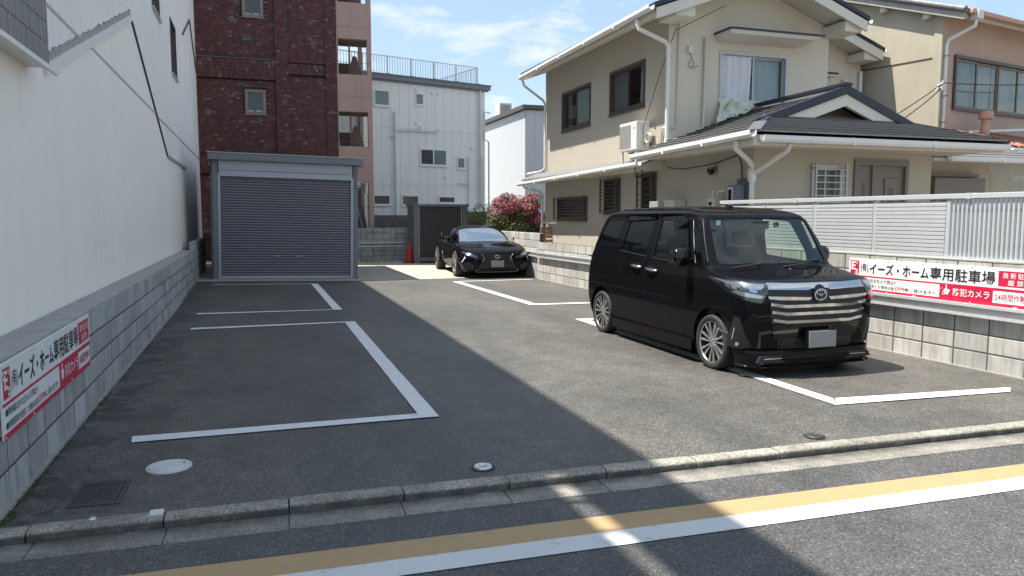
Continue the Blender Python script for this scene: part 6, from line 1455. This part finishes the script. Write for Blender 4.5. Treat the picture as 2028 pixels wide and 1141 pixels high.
patch_obj('tail_light', 'sign_red', VAN, lambda y, z: VL.side(y, z, -1), [(3.905, .78), (3.86, 1.05), (3.81, 1.05), (3.84, .78)], .004, 0, .05); patch_obj('tail_light', 'sign_red', VAN, lambda y, z: VL.side(y, z, 1), [(3.905, .78), (3.86, 1.05), (3.81, 1.05), (3.84, .78)], .004, 0, .05)
ws = wheel_set(.290, .222, .175, [2 * math.pi * k / 7 + d for k in range(7) for d in (0, .38)], 0, .03, .0145)
for (y, sgn) in ((AXF, -1), (AXF, 1), (AXR, -1), (AXR, 1)): put_wheel(VAN, ws, (sgn * .745, y, WZ), sgn)

# ------------------------------------------------------------------ black coupe
CP = thing('coupe', 'low black sports coupe parked in front of the storage shed', 'car', (5.88, 18.58, 0), R(-4.0), 'parked black cars'); CP.scale = (1.035, 1, 1)
ct = [(0.0, .30, .40, .56, .50, .60, .44, .655), (.06, .19, .60, .74, .46, .65, .60, .695), (.20, .165, .74, .845, .48, .70, .70, .745), (.45, .16, .79, .895, .53, .76, .77, .80), (.93, .17, .80, .935, .60, .845, .81, .872), (1.3, .17, .80, .918, .60, .87, .81, .905), (1.6, .17, .80, .905, .58, .885, .80, .925),
      (2.4, .17, .80, .895, .56, .88, .80, .90), (3.1, .17, .80, .91, .60, .915, .80, .93), (3.8, .18, .80, .935, .64, .955, .80, .97), (4.3, .22, .74, .89, .64, .955, .74, .96), (4.62, .30, .62, .78, .62, .90, .62, .92), (4.77, .42, .42, .58, .65, .82, .46, .84)]
def csec(y):
    zb_, hb, hm_, zm, zs, hs, zt = lerp_tab(ct, y)
    ctrl = [(0, zb_), (hb * .6, zb_), (hb, zb_ + .01), (hm_ - .02, zm - .18 if zm - .18 > zb_ + .03 else zb_ + .06), (hm_, zm), (hm_ - .015, zm + (zs - zm) * .55), (hs, zs), (hs * .72, zs + (zt - zs) * .55), (hs * .36, zs + (zt - zs) * .92), (0, zt)]
    out = []
    for i in range(len(ctrl) - 1):
        p0 = ctrl[max(i - 1, 0)]; p1 = ctrl[i]; p2 = ctrl[i + 1]; p3 = ctrl[min(i + 2, len(ctrl) - 1)]
        for k in range(4):
            t = k / 4; q = tuple(.5 * ((2 * p1[j]) + (-p0[j] + p2[j]) * t + (2 * p0[j] - 5 * p1[j] + 4 * p2[j] - p3[j]) * t * t + (-p0[j] + 3 * p1[j] - 3 * p2[j] + p3[j]) * t ** 3) for j in (0, 1)); out.append((max(0, q[0]), q[1]))
    out.append(ctrl[-1]); return out
ys = [0, .02, .06, .12, .2, .3, .45] + [.6 + i * .11 for i in range(34)] + [4.4, 4.5, 4.62, 4.70, 4.77]
def smooth_tab(tab, y):
    if y <= tab[0][0]: return tab[0][1:]
    for i in range(len(tab) - 1):
        a, b = tab[i], tab[i + 1]
        if y <= b[0]:
            t = (y - a[0]) / (b[0] - a[0]); p = tab[max(i - 1, 0)]; n = tab[min(i + 2, len(tab) - 1)]; r_ = []
            for j in range(1, len(a)):
                ma = (b[j] - p[j]) / max(1e-6, b[0] - p[0]) * (b[0] - a[0]); mb = (n[j] - a[j]) / max(1e-6, n[0] - a[0]) * (b[0] - a[0]); t2 = t * t; t3 = t2 * t
                r_.append((2 * t3 - 3 * t2 + 1) * a[j] + (t3 - 2 * t2 + t) * ma + (-2 * t3 + 3 * t2) * b[j] + (t3 - t2) * mb)
            return tuple(r_)
    return tab[-1][1:]
_lt = lerp_tab
lerp_tab = smooth_tab
rings = []
for y in ys:
    h = csec(y); rings.append([(x, y, z) for x, z in h] + [(-x, y, z) for x, z in reversed(h[1:-1])])
n = len(rings[0]); m = MB(); m.add([p for r_ in rings for p in r_], [(k * n + i, k * n + (i + 1) % n, (k + 1) * n + (i + 1) % n, (k + 1) * n + i) for k in range(len(rings) - 1) for i in range(n)] + [tuple(range(n)), tuple((len(rings) - 1) * n + i for i in range(n))])
cb = m.mesh('coupe_body')
bvh = BVHTree.FromPolygons(m.v, m.f)
CAF, CAR, CWZ = .93, 3.80, .345
cb = booled('body', cb, [prism_mesh(disc_poly(c_, CWZ + .01, .385), 'x', a, b) for c_ in (CAF, CAR) for a, b in ((-1.2, -.62), (.62, 1.2))])
finish(cb, 'paint_black', CP, 'body', 40)
can = [(1.40, .60, .885), (1.6, .70, .945), (1.9, .755, 1.115), (2.2, .775, 1.245), (2.5, .775, 1.315), (2.85, .76, 1.342), (3.2, .715, 1.30), (3.6, .64, 1.20), (4.0, .53, 1.06), (4.25, .42, .955)]
def canp(y, t):
    wb_, zt = smooth_tab(can, y); zb_ = .865; e = 2 / 3.1
    return Vector((wb_ * math.copysign(abs(math.cos(t)) ** e, math.cos(t)), y, zb_ + (zt - zb_) * abs(math.sin(t)) ** e))
NY, NT_ = 90, 72; grp = {}
for i in range(NY):
    for j in range(NT_):
        y0 = 1.40 + 2.85 * i / NY; y1 = 1.40 + 2.85 * (i + 1) / NY; t0 = math.pi * j / NT_; t1 = math.pi * (j + 1) / NT_
        q = [canp(y0, t0), canp(y1, t0), canp(y1, t1), canp(y0, t1)]; c_ = sum(q, Vector()) / 4; ax = abs(c_.x); xp = .68 - (c_.y - 1.55) * .17; tt = min(c_.y and math.pi * (j + .5) / NT_, math.pi - math.pi * (j + .5) / NT_)
        if 1.50 < c_.y < 2.27 and ax < xp: k = 'windshield'
        elif 1.80 < c_.y < 3.25 and c_.z > .925 and tt < R(50) and ax > .48 and c_.y > 1.62 + max(0, (c_.z - .93)) * 1.75 and c_.y < 3.32 - max(0, c_.z - 1.0) * 1.2: k = 'side_window' + ('l' if c_.x < 0 else 'r')
        elif 3.18 < c_.y < 3.98 and ax < .50 - (c_.y - 3.2) * .15: k = 'rear_window'
        else: k = 'roof'
        grp.setdefault(k, []).append(q)
for k, qs in grp.items():
    m = MB()
    for q in qs: m.add(q, [(0, 1, 2, 3)])
    me = m.mesh(k); bm = bmesh.new(); bm.from_mesh(me); bmesh.ops.remove_doubles(bm, verts=bm.verts, dist=1e-5); bmesh.ops.recalc_face_normals(bm, faces=bm.faces); bm.to_mesh(me); bm.free()
    finish(me, 'paint_black' if k == 'roof' else 'coupe_glass' if k == 'windshield' else 'privacy_glass', CP, k.rstrip('lr') if k.startswith('side') else k, 60)
def cfront(x, z):
    h = bvh.ray_cast(Vector((x, -2, z)), Vector((0, 1, 0))); return h[0] if h[0] is not None else Vector((x, .9, z))
def cside(y, z, s=-1):
    h = bvh.ray_cast(Vector((s * 3, y, z)), Vector((-s, 0, 0))); return h[0] if h[0] is not None else Vector((s * .85, y, z))
rf_ = Vector((0, 2.4, .5))
GP_ = [(-.40, .635), (.40, .635), (.33, .525), (.55, .20), (.50, .17), (-.50, .17), (-.55, .20), (-.33, .525)]
cg_ = patch_obj('grille', 'black_plastic', CP, cfront, GP_, .004, 0, .04, rf_)
m = MB(); outl = [cfront(*p) + Vector((0, -.008, 0)) for p in [(-.40, .635), (-.33, .525), (-.55, .20), (-.50, .17), (0, .168), (.50, .17), (.55, .20), (.33, .525), (.40, .635)]]; m.tube(outl, .010, 6); m.build('grille_surround', 'silver_frame', cg_, smooth=60, local=True)
m = MB()
for i in range(9):
    z = .20 + i * .047; w_ = .50 - (z - .2) * .5 if z < .52 else .34
    m.tube([cfront(-w_ + .04, z) + Vector((0, -.004, 0)), cfront(0, z) + Vector((0, -.006, 0)), cfront(w_ - .04, z) + Vector((0, -.004, 0))], .006, 5)
m.build('grille_bar', 'gloss_black', cg_, local=True)
m = MB(); py = cfront(0, .56).y - .014; ellipse_ring(m, (0, py, .565), .062, .045, .007, (1, 0, 0), (0, 0, 1)); m.tube([(.01, py, .60), (-.025, py, .545), (.045, py, .545)], .006, 5); m.build('emblem', 'chrome', CP, local=True, smooth=60)
pl = MB(); py = cfront(0, .36).y; pl.box(-.165, .165, py - .035, py - .022, .30, .465); po = pl.build('licence_plate', 'plate_grey', CP, bevel=.006, local=True); B('plate_holder', 'black_plastic', po, (-.17, .17, py - .021, py + .03, .295, .47), local=True)
for s in (-1, 1):
    LPc = [(s * .44, .555), (s * .58, .535), (s * .80, .60), (s * .855, .68), (s * .84, .715), (s * .66, .66)]
    lm = patch_obj('headlight', 'gloss_black', CP, cfront, LPc, .005, 0, .03, rf_); patch_obj('reflector', 'lamp_reflector', lm, cfront, [(s * .60, .60), (s * .70, .60), (s * .83, .66), (s * .835, .70), (s * .70, .655)], .009, 0, .03, rf_); patch_obj('lens', 'lamp_glass', lm, cfront, LPc, .014, 0, .03, rf_)
    patch_obj('light_strip', 'lens_clear', CP, cfront, [(s * .78, .56), (s * .80, .57), (s * .865, .42), (s * .85, .42)], .007, .004, .03, rf_)
    patch_obj('intake', 'black_plastic', CP, cfront, [(s * .60, .22), (s * .80, .24), (s * .83, .40), (s * .70, .44), (s * .60, .34)], .005, 0, .04, rf_)
    sd = lambda y, z, s=s: cside(y, z, s)
    m = MB(); m.tube([sd(2.95, .20), sd(2.98, .35), sd(2.90, .55), sd(2.98, .60)], .008, 5); m.build('side_vent', 'silver_frame', CP, local=True); m = MB(); m.tube([sd(1.35, .21), sd(2.1, .20), sd(2.95, .21)], .010, 5); m.build('sill_trim', 'silver_frame', CP, local=True)
    m = MB()
    for pts in ([(1.36, .25), (1.34, .55), (1.42, .84)], [(2.80, .25), (2.92, .5), (2.95, .85)]): m.tube([sd(*p) for p in pts], .004, 4)
    m.build('door_gap', 'black_rubber', CP, local=True)
    mr = MB(); mr.lathe([(.0, -.10), (.05, -.09), (.075, -.04), (.078, .02), (.06, .07), (.0, .09)], 16, Matrix.Translation((s * .96, 1.78, .985)) @ Matrix.Diagonal((1.15, .75, .9, 1)) @ Matrix.Rotation(R(90), 4, 'Y')); mo = mr.build('mirror', 'gloss_black', CP, smooth=60, local=True); ma = MB(); ma.bar((s * .80, 1.80, .93), (s * .92, 1.79, .95), .05, .025); ma.build('mirror_arm', 'gloss_black', mo, local=True)
    patch_obj('wheel_arch_liner', 'black_plastic', CP, lambda a, x, c=CAF: Vector((x, c + .386 * math.cos(a), CWZ + .01 + .386 * math.sin(a))), [(-.5, s * .55), (3.6, s * .55), (3.6, s * .86), (-.5, s * .86)], 0, 0, .12); patch_obj('wheel_arch_liner', 'black_plastic', CP, lambda a, x, c=CAR: Vector((x, c + .386 * math.cos(a), CWZ + .01 + .386 * math.sin(a))), [(-.5, s * .55), (3.6, s * .55), (3.6, s * .86), (-.5, s * .86)], 0, 0, .12)
hc = MB(); hc.tube([cfront(-.40, .64) + Vector((0, -.002, .003)), Vector((-.58, .55, .80)), Vector((-.66, 1.45, .905))], .004, 4); hc.tube([cfront(.40, .64) + Vector((0, -.002, .003)), Vector((.58, .55, .80)), Vector((.66, 1.45, .905))], .004, 4); hc.build('hood_gap', 'black_rubber', CP, local=True)
m = MB(); m.prism([(1.52, .915), (2.1, .92), (2.2, .70), (1.5, .70)], 'x', -.66, .66); m.build('dashboard', 'dash_plastic', CP, local=True, bevel=.03)
for x in (-.36, .36):
    m = MB(); m.obox((x, 2.75, .92), (.46, .16, .50), Matrix.Rotation(R(-20), 3, 'X')); so = m.build('seat', 'seat_fabric', CP, bevel=.05, local=True); m = MB(); m.obox((x, 2.88, 1.18), (.24, .10, .14), Matrix.Rotation(R(-12), 3, 'X')); m.build('headrest', 'seat_fabric', so, bevel=.04, local=True)
wsc = wheel_set(.345, .262, .24, [2 * math.pi * k / 5 + d for k in range(5) for d in (0, .35, .70)], 0, .04, .026)
for (y, s) in ((CAF, -1), (CAF, 1), (CAR, -1), (CAR, 1)): put_wheel(CP, wsc, (s * (.815 if y < 2 else .825), y, CWZ), s)
lerp_tab = _lt

# ------------------------------------------------------------------ white van glimpsed behind the shed
WV = thing('white_van', 'white van mostly hidden behind the storage shed and shrub', 'car', (8.33, 28.9, 0), 0)
wm = VL.mesh([z for z in vz[::2]] + [vz[-1]])
wm.v = [(x, y, z * 1.12) for x, y, z in wm.v]
wb_ = wm.mesh('body'); finish(wb_, 'paint_white', WV, 'body')
patch_obj('windshield', 'privacy_glass', WV, lambda x, z: Vector((x, lerp_tab(vt_, z)[0] + lerp_tab(vt_, z)[5] * (x / lerp_tab(vt_, z)[2]) ** 2, z * 1.12)), W_W, .006, 0, .08)
for sgn in (-1, 1):
    for w_ in (W_F, W_S, W_Q): patch_obj('side_window', 'privacy_glass', WV, lambda y, z, s=sgn: Vector((VL.side(y, z, s).x, y, z * 1.12)), w_, .006, 0, .08)
    patch_obj('headlight', 'lamp_reflector', WV, lambda d_, z, s=sgn: Vector((VL.arcl(d_, z, s).x, VL.arcl(d_, z, s).y, z * 1.12)), [(.565, .945), (.66, .79), (1.10, .865), (1.19, .97)], .006, 0, .05)
for (y, sgn) in ((AXF, -1), (AXF, 1), (AXR, -1), (AXR, 1)): put_wheel(WV, ws, (sgn * .76, y, WZ), sgn)
